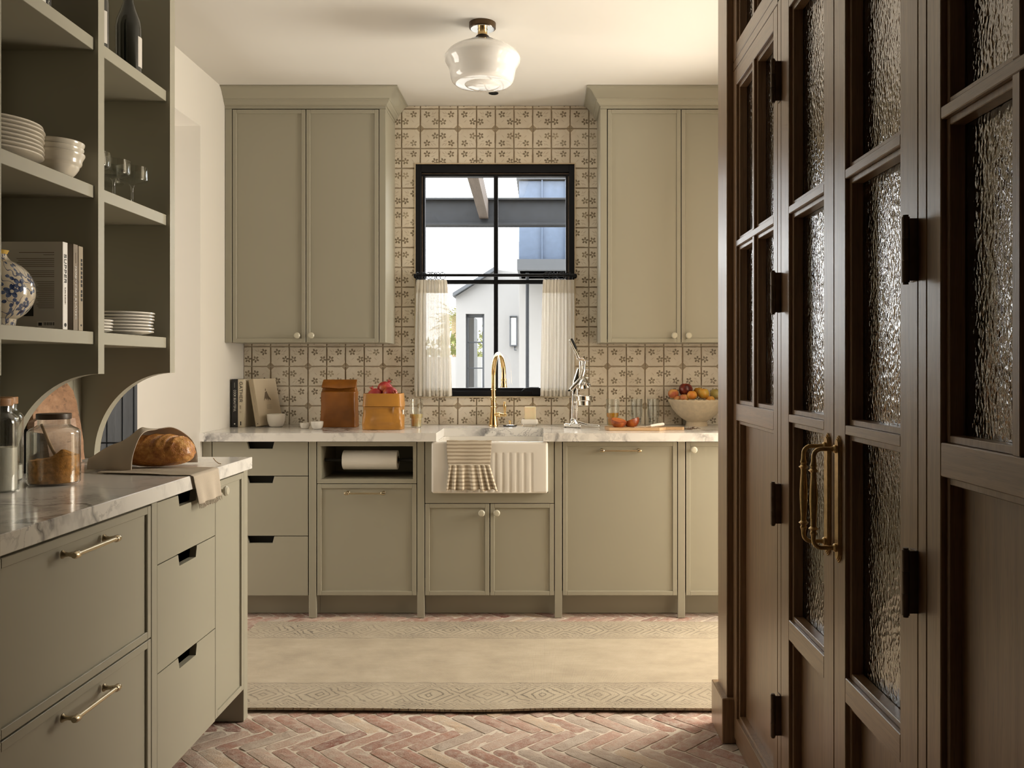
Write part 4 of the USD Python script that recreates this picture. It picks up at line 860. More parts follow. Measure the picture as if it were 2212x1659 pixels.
book('tan book with a goat picture leaning on the cream book', 'booktan', .033, .185, .258, (PX(553, Yl) + .003, Yl - .012, zt + .001), -22, -11.5, deco=[
    ('small_print', bars([(0, .085, 0), (.10, .04, 0)], (.017, -.0002, .215), DN, LT, .0016), 'inkfaint'), ('emblem', [cyl((.016, -.0008, .014), (.016, .0002, .014), .003, None, 12)], 'inkbrown'),
    ('cover_picture', [on(M4((0, 1, 0), (0, 0, 1), (1, 0, 0), (.0332, 0, 0)), ext(Polygon(q), .0004)) for q in ([(.058, .135), (.066, .150), (.072, .165), (.078, .182), (.092, .188), (.098, .172), (.104, .158), (.118, .142), (.112, .136), (.100, .146), (.095, .134), (.088, .150), (.080, .138), (.074, .150)], [(.080, .190), (.086, .205), (.090, .191)])], 'inkbrown'),
    ('cover_print', [on(M4((0, 1, 0), (0, 0, 1), (1, 0, 0), (.0332, 0, 0)), ext(sbox(.075, z, .112, z + .0035), .0004)) for z in (.108, .098, .090)], 'inkfaint')])
def bowl_prof(r, h, rb, t, n=14):
    th = np.linspace(0, np.pi / 2, n); o = [(rb + (r - rb) * math.sin(a), h * (1 - math.cos(a))) for a in th]; i = [(max(.0, rb - t * .2 + (r - t - rb) * math.sin(a)), t + (h - t) * (1 - math.cos(a))) for a in th[::-1]]
    return [(0, 0)] + o + [(r - t * .5, h + t * .3)] + i + [(0, t)]
Y = yfloor(922.6, TOP) + .022
b = thing('bowl', 'white marble bowl with dark flecks in front of the leaning tan book', 'bowl', (PX(596.5, Y), Y, TOP + .0004)); part(b, 'body', lathe(bowl_prof(.0490, .068, .028, .006), 44, (PX(596.5, Y), Y, TOP + .0004)), MT['porcelain'], 40)
for p0, p1, py, hh, lab in ((648, 669.6, 927, .030, 'smaller white pinch bowl of dark herbs left of the brown bag'), (671.5, 698.7, 927.6, .039, 'larger white pinch bowl of dark herbs touching the brown bag')):
    Y = yfloor(py, TOP) + .03; r = (p1 - p0) / 2 * Y / F; at = (PX((p0 + p1) / 2, Y), Y, TOP + .0004)
    b = thing('pinch_bowl', lab, 'bowl', at); part(b, 'body', lathe(bowl_prof(r, hh, r * .55, .0035), 36, at), MT['porcelain'], 40)
    rg = np.random.default_rng(7); hb = lathe([(0, hh * .72), (r * .45, hh * .80), (r * .86, hh * .80)], 24, at); v = np.array(hb.vertices); v[:, 2] += rg.normal(0, .0015, len(v)); part(b, 'herbs', [trimesh.Trimesh(v, hb.faces, process=False)] + [move(bx(-.002, .002, -.004, .004, -.0008, .0008), (at[0] + x, at[1] + y, at[2] + hh * .85 + abs(z))) for x, y, z in rg.normal(0, 1, (16, 3)) * [r * .35, r * .35, .001]], MT['herbs'], kind='stuff')
# waxed kraft bags
def loft(secs, n=64, close=(True, True)):
    """secs: list of (cx, cy, z, half width, half depth, corner) rounded rectangles, a closed skin"""
    V = []
    t = np.linspace(0, 2 * np.pi, n, endpoint=False)
    for cx, cy, z, hw, hd, e in secs:
        c, s = np.cos(t), np.sin(t); V.append(np.stack([cx + hw * np.sign(c) * np.abs(c) ** e, cy + hd * np.sign(s) * np.abs(s) ** e, np.broadcast_to(z, n)], 1))
    m = len(secs); v = np.vstack(V); f = []
    for i in range(m - 1):
        for j in range(n):
            k = (j + 1) % n; f += [(i * n + j, i * n + k, (i + 1) * n + k), (i * n + j, (i + 1) * n + k, (i + 1) * n + j)]
    if close[0]: v = np.vstack([v, v[:n].mean(0)]); f += [(len(v) - 1, (j + 1) % n, j) for j in range(n)]
    if close[1]: v = np.vstack([v, v[(m - 1) * n:m * n].mean(0)]); f += [(len(v) - 1, (m - 1) * n + j, (m - 1) * n + (j + 1) % n) for j in range(n)]
    return trimesh.Trimesh(v, f, process=False)
def wrinkle(m, amp, freq, seed, z0=None):
    v = np.array(m.vertices); nn = m.vertex_normals; d = (meshkit.fbm(v * freq, 4, seed) - .5) * 2 * amp
    if z0 is not None: d *= np.clip((v[:, 2] - z0) / .02, 0, 1)
    return trimesh.Trimesh(v + nn * d[:, None] * [1, 1, .3], m.faces, process=False)
Y1 = yfloor(923.5, TOP); hd = .052; zb = TOP + .0006
X0, X1 = PX(689.5, Y1), PX(768.5, Y1); xc, hw = (X0 + X1) / 2, (X1 - X0) / 2; top1 = PZ(821, Y1 + .03)
bg = thing('paper_bag', 'tall rust brown waxed paper bag with rolled top on the worktop', 'bag', (xc, Y1 + hd, zb))
H1 = top1 - zb
secs = [(xc, Y1 + hd, zb + f * H1, hw * w, hd * d, e) for f, w, d, e in ((0, .985, .97, .22), (.012, 1, 1, .22), (.2, .985, 1.0, .24), (.4, .965, .97, .26), (.6, .955, .90, .28), (.745, .955, .90, .30), (.775, .94, .50, .3), (.86, .90, .34, .3), (.95, .90, .22, .3), (.985, .90, .18, .3))]
big = []
for a, b_ in zip(secs, secs[1:]):
    for s in np.linspace(0, 1, 6, endpoint=False): big.append(tuple(a[i] + (b_[i] - a[i]) * s for i in range(6)))
big.append(secs[-1])
part(bg, 'body', wrinkle(loft(big), .006, 13, 3, zb), MT['kraft'], 50)
fy = Y1 + hd * .60
def flap(U, V):
    x = xc + .003 + (U - .5) * 2 * hw * .925; z = top1 + .001 - V * (H1 * .172) + .0022 * np.sin(U * 7 + 1) * V; y = fy - .006 + .030 * (1 - V) ** 2.2 - .016 * V ** 1.5 + .0015 * np.sin(U * 19)
    return np.stack([x, y, z], -1)
part(bg, 'folded_top', grid(flap, 30, 14, .004), MT['kraft'], 40)
Y2 = yfloor(929, TOP); hd2 = .062; X0, X1 = PX(781, Y2), PX(867.5, Y2); xc2, hw2 = (X0 + X1) / 2, (X1 - X0) / 2; top2 = PZ(849.5, Y2 + .02)
bg2 = thing('paper_bag', 'short open golden brown waxed paper bag holding pomegranates', 'bag', (xc2, Y2 + hd2, zb))
H2 = top2 - zb
secs = [(xc2 + dx, Y2 + hd2, zb + f * H2, hw2 * w, hd2 * d, e) for f, w, d, e, dx in ((0, .985, .97, .24, 0), (.012, 1, 1, .24, 0), (.2, .99, 1.02, .26, 0), (.38, .96, .96, .30, .001), (.55, .94, .97, .3, .002), (.63, .945, 1.03, .3, .002), (.66, .915, .86, .3, .002), (.985, .93, .95, .3, .001))]
big = []
for a, b_ in zip(secs, secs[1:]):
    for s in np.linspace(0, 1, 7, endpoint=False): big.append(tuple(a[i] + (b_[i] - a[i]) * s for i in range(6)))
big.append(secs[-1])
m = wrinkle(loft(big, 72, (True, False)), .011, 14, 9, zb)
v = np.array(m.vertices)                                    # one deep crease running down from the right of the cuff
cr = np.exp(-((v[:, 0] - (xc2 + .052 - (top2 - v[:, 2]) * .38)) / .012) ** 2) * np.clip((v[:, 2] - zb) / .05, 0, 1) * np.clip((top2 - .05 - v[:, 2]) / .03, 0, 1) * (v[:, 1] < Y2 + hd2)
v[:, 1] -= cr * .014; cr2 = np.exp(-((v[:, 0] - (xc2 + .072 - (top2 - v[:, 2]) * .30)) / .010) ** 2) * np.clip((v[:, 2] - zb) / .05, 0, 1) * (v[:, 1] < Y2 + hd2); v[:, 1] += cr2 * .012
part(bg2, 'body', trimesh.Trimesh(v, m.faces, process=False), MT['kraft2'], 50)
cuff = [(xc2 + .001, Y2 + hd2, top2 - .001 - s * H2 * .355, hw2 * (.965 + .05 * s), hd2 * (.985 + .10 * s), .3) for s in np.linspace(0, 1, 8)]
inner = [(c[0], c[1], c[2], c[3] - .006, c[4] - .006, c[5]) for c in cuff]
co = loft(cuff + inner[::-1] + cuff[:1], 72, (False, False)); part(bg2, 'cuff', wrinkle(co, .004, 16, 5), MT['kraft2'], 40)
part(bg2, 'side_tag', bx(X1 - .002, X1 + .0025, Y2 + .035, Y2 + .062, PZ(896, Y2), PZ(886, Y2), .0005), MT['inkwhite'])
def pomegranate(label, at, r, tilt, az, seed):
    t = thing('pomegranate', label, 'pomegranate', at, None); b = blob(r, seed, .035, 4, .94, 1.2); part(t, 'body', move(b, at), MT['pom'], True)
    d = np.array([math.sin(math.radians(tilt)) * math.cos(math.radians(az)), math.sin(math.radians(tilt)) * math.sin(math.radians(az)), math.cos(math.radians(tilt))]); p = np.array(at) + d * r * .90
    cr = [lathe_dir([(.009, 0), (.0065, .005), (.0075, .009), (.0065, .0095), (.0055, .005), (.0, .003)], p, d, 18)]; M = align(d)
    for k in range(6):
        a = k * math.pi / 3; e = M[:3, 0] * math.cos(a) + M[:3, 1] * math.sin(a); cr.append(cyl(p + d * .008 + e * .006, p + d * .017 + e * .010, .003, .0006, 8))
    part(t, 'crown', cr, MT['pom'], 40)
yp = Y2 + hd2; zz = top2
pomegranate('pomegranate at the left of the open brown bag, crown pointing up', (PX(811, yp), yp - .005, zz - .012), .039, 25, 200, 1); pomegranate('topmost pomegranate in the open brown bag', (PX(831, yp + .02), yp + .025, zz + .022), .040, 30, 20, 2); pomegranate('rosy pomegranate at the right of the open brown bag', (PX(843, yp - .01), yp - .012, zz - .004), .0395, 75, -50, 3)
# ribbed tumblers
def tumbler(label, px, py, r, h, level=None, juice='amber', group=None):
    Y = yfloor(py, TOP) + r * .8; at = (PX(px, Y), Y, TOP + .0005); t = thing('tumbler', label, 'glass', at, group)
    k = h * .32; n = 72; prof = [(r * .78, 0), (r * .84, .003), (r * .84, k * .9), (r * .98, k), (r, k + .004), (r * 1.02, h)]; pin = [(r * 1.02 - .0022, h), (r - .0024, k + .008), (r * .84 - .0024, k), (r * .80 - .002, .006)]
    m = lathe(prof and [(0, 0)] + prof + pin + [(0, .006)], n, at); v = np.array(m.vertices); d = v[:, :2] - at[:2]; rr = np.linalg.norm(d, axis=1); an = np.arctan2(d[:, 1], d[:, 0]); z = v[:, 2] - at[2]
    w = 1 + .018 * np.cos(an * 24) * (rr > r * .80) * (z > .004) * (z < h - .012); v[:, :2] = np.array(at[:2]) + d * w[:, None]
    part(t, 'glass_wall', trimesh.Trimesh(v, m.faces, process=False), MT['glass'], 40)
    if level: part(t, 'juice', lathe([(0, .0065), (r * .80 - .003, .0065), (r * .84 - .0032, k), (r - .0036, k + .009), (r - .0032, level), (0, level)], 40, at), MT[juice], 40)
tumbler('ribbed tumbler of pale cider right of the open paper bag', 899.2, 924.5, .0365, .151, .073, 'tea'); tumbler('ribbed tumbler of bright amber juice behind the cut fruit', 1323.2, 921.5, .036, .149, .073)
tumbler('empty ribbed tumbler just right of the amber juice', 1374.5, 919.8, .034, .147); tumbler('empty ribbed tumbler nearest the fruit bowl', 1411, 919.8, .034, .147)
# brass bridge tap
Yf = yfloor(920.5, TOP); fx = PX(1066, Yf); fz = TOP + .0004
fa = thing('kitchen_tap', 'polished brass gooseneck tap with side lever behind the sink', 'tap', (fx, Yf, fz))
part(fa, 'base', lathe([(0, 0), (.027, 0), (.027, .004), (.0245, .006), (.0235, .012), (.0225, .03), (.019, .055), (.0165, .08), (.0155, .100), (.0175, .102), (.0175, .106), (.0150, .108), (.0140, .140), (.0160, .142), (.0160, .147), (.0150, .149), (.0150, .152), (.0165, .154), (.0165, .158), (.0135, .160), (.0135, .195), (.0155, .197), (.0155, .201), (.0128, .203), (0, .203)], 36, (fx, Yf, fz)), MT['brass'], 35)
sx, sy = PX(1088, 4.60), 4.60; zap = PZ(760, (Yf + sy) / 2); R_ = math.hypot(sx - fx, sy - Yf) / 2; dx, dy = (sx - fx) / (2 * R_), (sy - Yf) / (2 * R_); zc_ = zap - R_ - .012
pts = [(fx, Yf, fz + .203), (fx, Yf, (fz + .203 + zc_) / 2), (fx, Yf, zc_)] + [(fx + dx * R_ * (1 - math.cos(t)), Yf + dy * R_ * (1 - math.cos(t)), zc_ + (R_ + .0) * math.sin(t)) for t in np.linspace(.12, np.pi, 22)] + [(sx, sy, zc_ - .02)]
part(fa, 'gooseneck', tube(pts, .0125, 20), MT['brass'], 50)
zs = PZ(837, sy); part(fa, 'spray_head', lathe([(0, 0), (.0185, 0), (.019, .003), (.0172, .008), (.0150, .025), (.0135, .045), (.0140, zc_ - .022 - zs), (.0158, zc_ - .020 - zs), (.0158, zc_ - .014 - zs), (.0127, zc_ - .012 - zs), (0, zc_ - .012 - zs)], 30, (sx, sy, zs)), MT['brass'], 35)
zl = fz + .062
part(fa, 'lever', [lathe_dir([(0, 0), (.013, 0), (.013, .028), (.0155, .031), (.0155, .036), (.011, .040), (.008, .055), (.0095, .060), (.0105, .068), (.007, .074), (0, .076)], (fx, Yf - .002, zl), (.97, -.22, 0), 24), lathe_dir([(.004, 0), (.006, .004), (.0055, .01), (.0085, .045), (.0085, .056), (.006, .059), (.0055, .063), (.0065, .067), (.004, .071), (0, .072)], (fx + .064, Yf - .017, zl + .002), (-.03, 0, 1), 20)], MT['brass'], 40)
Y = yfloor(921, TOP) + .02
st = thing('sink_stopper', 'black rimmed sink stopper with brass knob beside the tap', 'stopper', (PX(1101.7, Y), Y, TOP)); a = (PX(1101.7, Y), Y, TOP + .0004)
part(st, 'rubber_disc', lathe([(0, 0), (.036, 0), (.0375, .003), (.036, .006), (0, .006)], 36, a), MT['blackrubber'], 35); part(st, 'dome', lathe([(0, .0062), (.034, .0062), (.028, .010), (.012, .014), (0, .014)], 36, a), MT['chrome'], 35); part(st, 'knob', lathe([(0, .0142), (.006, .0142), (.005, .020), (.009, .024), (.009, .027), (.006, .031), (0, .032)], 24, a), MT['brass'], 35)
Y = yfloor(921.5, TOP) + .025; sxm = PX(1144, Y); zt0 = TOP + .0004
sd = thing('soap_dish', 'white tub shaped soap dish on chrome feet by the sink', 'soap dish', (sxm, Y, zt0))
tub = rbox(sxm - .046, sxm + .046, Y - .028, Y + .028, zt0 + .010, zt0 + .040, .010) ; tub = tub - rbox(sxm - .036, sxm + .036, Y - .021, Y + .021, zt0 + .020, zt0 + .08, .008)
part(sd, 'tub', tub, MT['porcelain'], 35)
part(sd, 'feet', [tube([(sxm + sx_ * .042, Y + sy_ * .022, zt0 + .0022), (sxm + sx_ * .037, Y + sy_ * .020, zt0 + .003), (sxm + sx_ * .030, Y + sy_ * .021, zt0 + .018)], [.0022, .0026, .004], 8) for sx_ in (-1, 1) for sy_ in (-1, 1)], MT['chrome'], 40)
so = solo('soap_bar', rbox(PX(1133, Y), PX(1157.5, Y), Y - .018, Y + .018, zt0 + .0203, PZ(878.5, Y), .004), MT['soap'], 'thick cream soap block standing in the white dish', 'soap', 40)
# lever citrus press
Yj = 4.735; U = lambda u, v, y=0.0: np.array([PX(1180 + u / 6.379, Yj), Yj + y, PZ(700 + v / 6.379, Yj)]); k6 = Yj / F / 6.379
ju = thing('citrus_press', 'chrome lever citrus press standing right of the sink', 'juicer', U(390, 1420)); zj = TOP + .0004
def hull(*sp): return m3.Manifold.batch_hull([m3.Manifold.sphere(r, 18).translate(tuple(p)) for p, r in sp])
g0 = lambda p, r: (np.array([p[0], p[1], zj + r]), r)
part(ju, 'base', [hull(g0(U(265, 0, -.01), .011), g0(U(450, 0, -.055), .011)), hull(g0(U(440, 0, -.05), .009), (U(400, 1330, .0), .012)), hull(g0(U(330, 0, -.03), .010), (U(390, 1340, 0), .014)), hull(g0(U(710, 0, -.03), .0095), (U(560, 1385, -.01), .0085)), hull((U(560, 1385, -.01), .0085), (U(410, 1350, .0), .014)), hull((U(350, 1320), .008), (U(385, 1320), .010), (U(365, 1395), .012))], MT['chrome'], 60)
part(ju, 'feet_pads', [lathe([(0, 0), (.006, 0), (.006, .002), (0, .002)], 14, (U(265, 0)[0], Yj - .012, zj)), lathe([(0, 0), (.006, 0), (.006, .002), (0, .002)], 14, (U(450, 0)[0], Yj - .056, zj))], MT['blackrubber'])
part(ju, 'column', [hull((U(365, 1335, .01), .0075), (U(372, 960, .012), .008)), hull((U(388, 1335, .012), .006), (U(395, 960, .014), .0065)), hull((U(378, 970, .012), .010), (U(395, 780, .010), .0105), (U(410, 900, .010), .0095)), hull((U(395, 790, .010), .010), (U(448, 625, .004), .0105), (U(440, 780, .008), .010))], MT['chrome'], 60)
part(ju, 'guide_rod', cyl(U(420, 1345, -.004), U(425, 900, -.004), .0042), MT['chrome'], 40)
cupc = U(515, 1060, -.012); cr_ = 105 * k6; c0 = U(515, 1125, -.012)[2]; hc = U(0, 985)[2] - c0; hmid = U(0, 1052)[2] - c0
part(ju, 'strainer_cup', [lathe([(0, 0), (cr_ * .72, 0), (cr_ * .88, .004), (cr_ * .93, hmid - .002), (cr_ * 1.12, hmid), (cr_ * 1.14, hmid + .003), (cr_ * 1.18, hc - .002), (cr_ * 1.14, hc), (cr_ * 1.05, hc), (cr_ * .95, hmid + .004), (0, hmid + .004)], 40, (cupc[0], cupc[1], c0)), hull((U(395, 1075, .006), .008), (U(440, 1075, -.004), .008))], MT['chrome'], 35)
part(ju, 'reamer', [lathe([(0, 0), (.026, 0), (.020, .012), (.008, .022), (0, .024)], 32, (cupc[0], cupc[1], c0 + hmid + .004))] + [hull((np.array([cupc[0] + .020 * math.cos(a), cupc[1] + .020 * math.sin(a), c0 + hmid + .012]), .002), (np.array([cupc[0], cupc[1], c0 + hmid + .028]), .002)) for a in np.arange(8) * math.pi / 4], MT['chrome'], 40)
ax = np.array([.10, -.50, -.85]); fp = U(508, 735, -.004)
part(ju, 'press_cone', lathe_dir([(0, 0), (.012, 0), (.018, .012), (.028, .030), (.034, .048), (.0345, .053), (.031, .053), (.022, .032), (0, .02)], fp, ax, 40), MT['chrome'], 35)
part(ju, 'press_arm', [hull((U(348, 895, -.006), .0115), (U(470, 770, -.004), .0145)), hull((U(475, 775, -.002), .0145), (U(515, 640, .004), .012)), hull((U(518, 650, .004), .0105), (U(525, 500, .006), .009)), hull((U(470, 610, .0), .007), (U(475, 520, .0), .0095)), hull((U(525, 500, .004), .0085), (U(440, 480, .0), .0085))], MT['chrome'], 60)
part(ju, 'arm_tip', hull((U(325, 912, -.006), .0055), (U(305, 918, -.006), .0035)), MT['blackrubber'], 60)
part(ju, 'bolts', [cyl(U(540, v, -.004), U(582, v + 4, -.006), .0042, None, 10) for v in (505, 625, 735)], MT['chrome'], 35)
part(ju, 'lever', [hull((U(440, 465), .0095), (U(415, 400), .0085)), hull((U(430, 440), .0085), (U(505, 475), .0055)), hull((U(415, 410), .0072), (U(328, 225), .0062))], MT['chrome'], 60)
part(ju, 'lever_grip', hull((U(408, 330, -.002), .0062), (U(352, 214, -.002), .0062), (U(390, 290, -.003), .0066)), MT['blackrubber'], 60)
# chopping board with cut fruit and a knife
Yc = yfloor(930.5, TOP + .001); zb = TOP + .0004
pl = Polygon([(PX(1310, Yc), Yc + .012), (PX(1316, Yc), Yc), (PX(1425, Yc), Yc), (PX(1437, Yc), Yc + .03), (PX(1440, Yc), Yc + .05), (PX(1478, Yc), Yc + .05), (PX(1482, Yc), Yc + .058), (PX(1482, Yc), Yc + .082), (PX(1478, Yc), Yc + .09), (PX(1440, Yc), Yc + .09), (PX(1436, Yc), Yc + .11), (PX(1425, Yc), Yc + .15), (PX(1316, Yc), Yc + .15), (PX(1310, Yc), Yc + .138)]).buffer(-.004).buffer(.008).buffer(-.004)
bd = thing('chopping_board', 'pale wooden chopping board with handle lying on the worktop', 'board', (PX(1372, Yc), Yc + .075, zb)); part(bd, 'board', [extz(pl.buffer(-.001), zb, zb + .0155), extz(pl, zb + .0012, zb + .0143)], MT['boardwood'])
part(bd, 'hanging_loop', tube([(PX(1480, Yc), Yc + .07, zb + .008), (PX(1490, Yc), Yc + .066, zb + .004), (PX(1500, Yc), Yc + .07, zb + .002), (PX(1492, Yc), Yc + .076, zb + .004), (PX(1481, Yc), Yc + .073, zb + .008)], .0016, 8), MT['vine'], True)
def halffruit(label, px, py, r, rot, seed, Y):
    at = (PX(px, Y), Y, zb + .0158 + r * .76); t = thing('cut_fruit', label, 'fruit', at)
    b = blob(r, seed, .02, 4, .94, 1.5); hm = m3.Manifold(m3.Mesh(np.array(b.vertices, np.float32), np.array(b.faces, np.uint32)))
    hm = hm.split_by_plane((0, 0, -1), -.004)[0]; R0 = trimesh.transformations.euler_matrix(*map(math.radians, rot)); R0[:3, 3] = at
    part(t, 'half', on(R0, hm), MT['orangeskin'], 40); part(t, 'cut_face', on(R0, lathe([(0, .0043), (r * .88, .0043), (r * .90, .0048), (r * .3, .0040), (0, .003)], 30)), MT['pulp'], 40)
halffruit('halved blood orange at the front of the chopping board', 1336.5, 0, .041, (14, 10, 0), 4, Yc + .055); halffruit('halved blood orange half hidden behind the front half', 1364, 0, .041, (-6, -20, 0), 6, Yc + .098)
kn = thing('paring_knife', 'small knife with white handle lying across the chopping board', 'knife', (PX(1400, Yc), Yc + .05, zb + .016))
a0, a1, a2 = np.array([PX(1362, Yc), Yc + .022, zb + .0165]), np.array([PX(1408, Yc), Yc + .06, zb + .0205]), np.array([PX(1437, Yc), Yc + .085, zb + .0275])
d = (a1 - a0) / np.linalg.norm(a1 - a0); sd_ = np.cross(d, [0, 0, 1.0]); sd_ /= np.linalg.norm(sd_)
bl = [a0, a0 + d * .03 - sd_ * .010, a1 - sd_ * .011, a1 + sd_ * .009, a0 + d * .02 + sd_ * .008]; bl = np.array([p + [0, 0, .0009] for p in bl] + [p - [0, 0, .0004] for p in bl])
part(kn, 'blade', tm(m3.Manifold.hull_points(bl)), MT['chrome']); part(kn, 'handle', hull((a1 + d * .004 + [0, 0, .001], .0068), (a1 * .5 + a2 * .5 + [0, 0, .001], .0082), (a2 + [0, 0, .001], .0085)), MT['porcelain'], 60)
# fruit bowl
Y = yfloor(921.5, TOP) + .06; bxc = PX(1504.7, Y); bz = TOP + .0004
fb = thing('fruit_bowl', 'large pale stoneware footed bowl piled with fruit beside the dark pantry', 'bowl', (bxc, Y, bz)); s = Y / F
pr_ = [(0, 0), (.061, 0), (.060, .006), (.056, .022), (.060, .029), (.080, .040), (.110, .064), (.132, .092), (.145, .118), (.150, .128), (.1535, .134), (.156, .140), (.155, .146), (.150, .148), (.144, .140), (.130, .104), (.105, .070), (.06, .042), (0, .038)]
m = lathe(pr_, 64, (bxc, Y, bz)); v = np.array(m.vertices); an = np.arctan2(v[:, 1] - Y, v[:, 0] - bxc); v[:, 2] += (v[:, 2] > bz + .125) * .0018 * np.sin(an * 31) ; part(fb, 'bowl_body', trimesh.Trimesh(v, m.faces, process=False), MT['cream'], 40)
def fruit(name, label, px, py, dY, r, mat, seed, squash=.95, stem=False):
    y = Y + dY; at = (PX(px, y), y, PZ(py, y)); t = thing(name, label, 'fruit', at); b = blob(r, seed, .03, 4, squash, 1.2); v = np.array(b.vertices)
    rad = np.hypot(v[:, 0], v[:, 1]); v[:, 2] -= np.sign(v[:, 2]) * .28 * r * np.exp(-(rad / (.28 * r)) ** 2); part(t, 'body', move(trimesh.Trimesh(v, b.faces, process=False), at), MT[mat], True)
    part(t, 'stem', cyl((at[0], at[1], at[2] + r * .55), (at[0] + .003, at[1], at[2] + r * .98), .0012, .0016, 8), MT['vine'], 40)
fruit('peach', 'reddish peach at the left edge of the fruit bowl', 1454.5, 850.5, -.02, .029, 'peach', 1); fruit('plum', 'large dark plum on top of the fruit bowl', 1481, 842, .0, .0385, 'plum', 2, 1.0); fruit('apricot', 'orange apricot in front of the dark plum', 1494.8, 853.5, -.085, .0265, 'apricot', 3)
fruit('apple', 'yellow apple at the front middle of the bowl', 1519.5, 850, -.06, .0310, 'apple', 4); fruit('apple', 'yellow apple behind the front yellow apple', 1509, 847, .02, .0290, 'apple', 5); fruit('peach', 'pale peach low between plum and apricot at the rim', 1478, 860, -.070, .024, 'peach', 6)
fruit('peach', 'small red peach at the rim below the plum', 1464, 862, -.04, .021, 'peach', 7); fruit('green_apple', 'pale green apple at the right of the bowl', 1546, 851, -.01, .032, 'pear', 8); fruit('apricot', 'orange apricot low at the rim on the right', 1534, 864, -.06, .025, 'apricot', 9)
sp = []
r0 = random.Random(4); q0 = np.array([PX(1482, 4.56), 4.565, TOP + .004])
for k in range(9):
    a = q0 + [k * .006 + r0.uniform(-.004, .004), r0.uniform(-.012, .012), 0]; sp.append(tube([a, a + [r0.uniform(.004, .016), r0.uniform(-.01, .01), r0.uniform(.001, .008)], a + [r0.uniform(.01, .03), r0.uniform(-.014, .014), r0.uniform(-.001, .010)]], [.0012, .002, .0008], 6))
solo('dried_stalk', sp, MT['vine'], 'scrap of dried brown grape stalk at the foot of the fruit bowl', 'stalk', True)
# ------------------------------------------------------------------ curtain rod, rings, curtains
Yr = 4.900; zr = PZ(594.5, Yr)
rod = thing('curtain_rod', 'thin black curtain rod across the middle of the window', 'curtain rod', ((WX0 + WX1) / 2, Yr, zr))
part(rod, 'rod', cyl((PX(894, Yr), Yr, zr), (PX(1244, Yr), Yr, zr), .0084), MT['black'], 40)
for p in (896, 1242): part(rod, 'bracket', [cyl((PX(p, Yr), Yr, zr), (PX(p, Yr), YW - .011, zr), .005), cyl((PX(p, Yr), YW - .015, zr), (PX(p, Yr), YW - .0105, zr), .014)], MT['black'], 40)
def ring(px, turn_, k):
    m = trimesh.creation.torus(.0200, .0018, 28, 8); m = turn(m, 90, (1, 0, 0)); m = turn(m, turn_, (0, 0, 1)); m.apply_translation((PX(px, Yr), Yr, zr - .0040)); return m
for i, (p, a) in enumerate(((902, 70), (910, 35), (916, 60), (926.5, 20), (934, 15), (941, 75), (947, 55), (956, 40), (1181, 25), (1190, 50), (1197, 70), (1204, 80), (1213, 20), (1219, 70), (1226, 40), (1234, 60))): part(rod, 'curtain_ring', ring(p, a, i), MT['black'], 40)
def curtain(label, t0, t1, b0, b1, ph):
    zt_, zb_ = PZ(604, Yr), PZ(856, Yr); c = thing('curtain', label, 'curtain', (PX((t0 + t1) / 2, Yr), Yr, zb_))
    def fn(U, V, y0=0.0):
        e = V ** .55; x = (PX(t0, Yr) * (1 - e) + PX(b0, Yr) * e) * (1 - U) + (PX(t1, Yr) * (1 - e) + PX(b1, Yr) * e) * U; w = np.sin(U * 58 + ph + .8 * np.sin(U * 9 + ph)) + .35 * np.sin(U * 23 + V * 1.5 + ph)
        amp = .007 + .008 * V; pin = np.clip(1 - V / .22, 0, 1); y = Yr + amp * w * (1 - .35 * pin) + .006 * pin * np.abs(np.sin(U * 29 + ph)); return np.stack([x + .003 * np.cos(U * 58 + ph), y, zt_ + (zb_ - zt_) * V + .002 * np.sin(U * 40) * (V > .97)], -1)
    part(c, 'panel', grid(lambda U, V: fn(U, V), 180, 36), MT['sheer'], True); part(c, 'top_band', grid(lambda U, V: fn(U, V * .115) + np.array([0, .0012, 0]), 180, 6), MT['sheer'], True); part(c, 'hem', grid(lambda U, V: fn(U, .95 + V * .049) + np.array([0, .001, 0]), 180, 4), MT['sheer'], True)
curtain('sheer striped cafe curtain at the left of the window', 898.5, 964, 893.5, 976, 0); curtain('sheer striped cafe curtain at the right of the window', 1174, 1242, 1168, 1243, 2.1)
# ------------------------------------------------------------------ ceiling
Yc2 = 3.769; lx = PX(1042.3, Yc2)
cl = thing('ceiling_light', 'schoolhouse flush ceiling light with white glass shade and bronze fitter', 'ceiling light', (lx, Yc2, ZC))
part(cl, 'canopy', lathe([(0, 2.6915), (.052, 2.6915), (.0565, 2.693), (.0575, 2.697), (.0575, ZC - .0005), (0, ZC - .0005)], 48, (lx, Yc2, 0)), MT['bronzebrown'], 35)
part(cl, 'canopy_plate', lathe([(.021, 2.6895), (.0505, 2.6895), (.0505, 2.6913), (.021, 2.6913)], 48, (lx, Yc2, 0)), MT['chrome'], 35)
part(cl, 'stem', lathe([(0, 2.662), (.0205, 2.662), (.0205, 2.676), (.0195, 2.677), (.0195, 2.691), (0, 2.691)], 36, (lx, Yc2, 0)), MT['agedbrass'], 35)
part(cl, 'fitter', lathe([(0, 2.664), (.022, 2.6635), (.027, 2.660), (.033, 2.650), (.037, 2.647), (.046, 2.643), (.060, 2.637), (.071, 2.630), (.069, 2.628), (0, 2.634)], 44, (lx, Yc2, 0)), MT['bronze'], 35)
sh = [(.066, 2.6275), (.09, 2.622), (.125, 2.607), (.150, 2.588), (.1615, 2.570), (.1625, 2.560), (.159, 2.546), (.150, 2.530), (.1435, 2.518), (.1410, 2.506), (.1385, 2.490), (.135, 2.474), (.130, 2.464), (.122, 2.457), (.112, 2.4545), (.092, 2.4525), (.080, 2.452), (.0765, 2.4515), (.073, 2.4475), (.060, 2.4415), (.035, 2.436), (0, 2.434)]
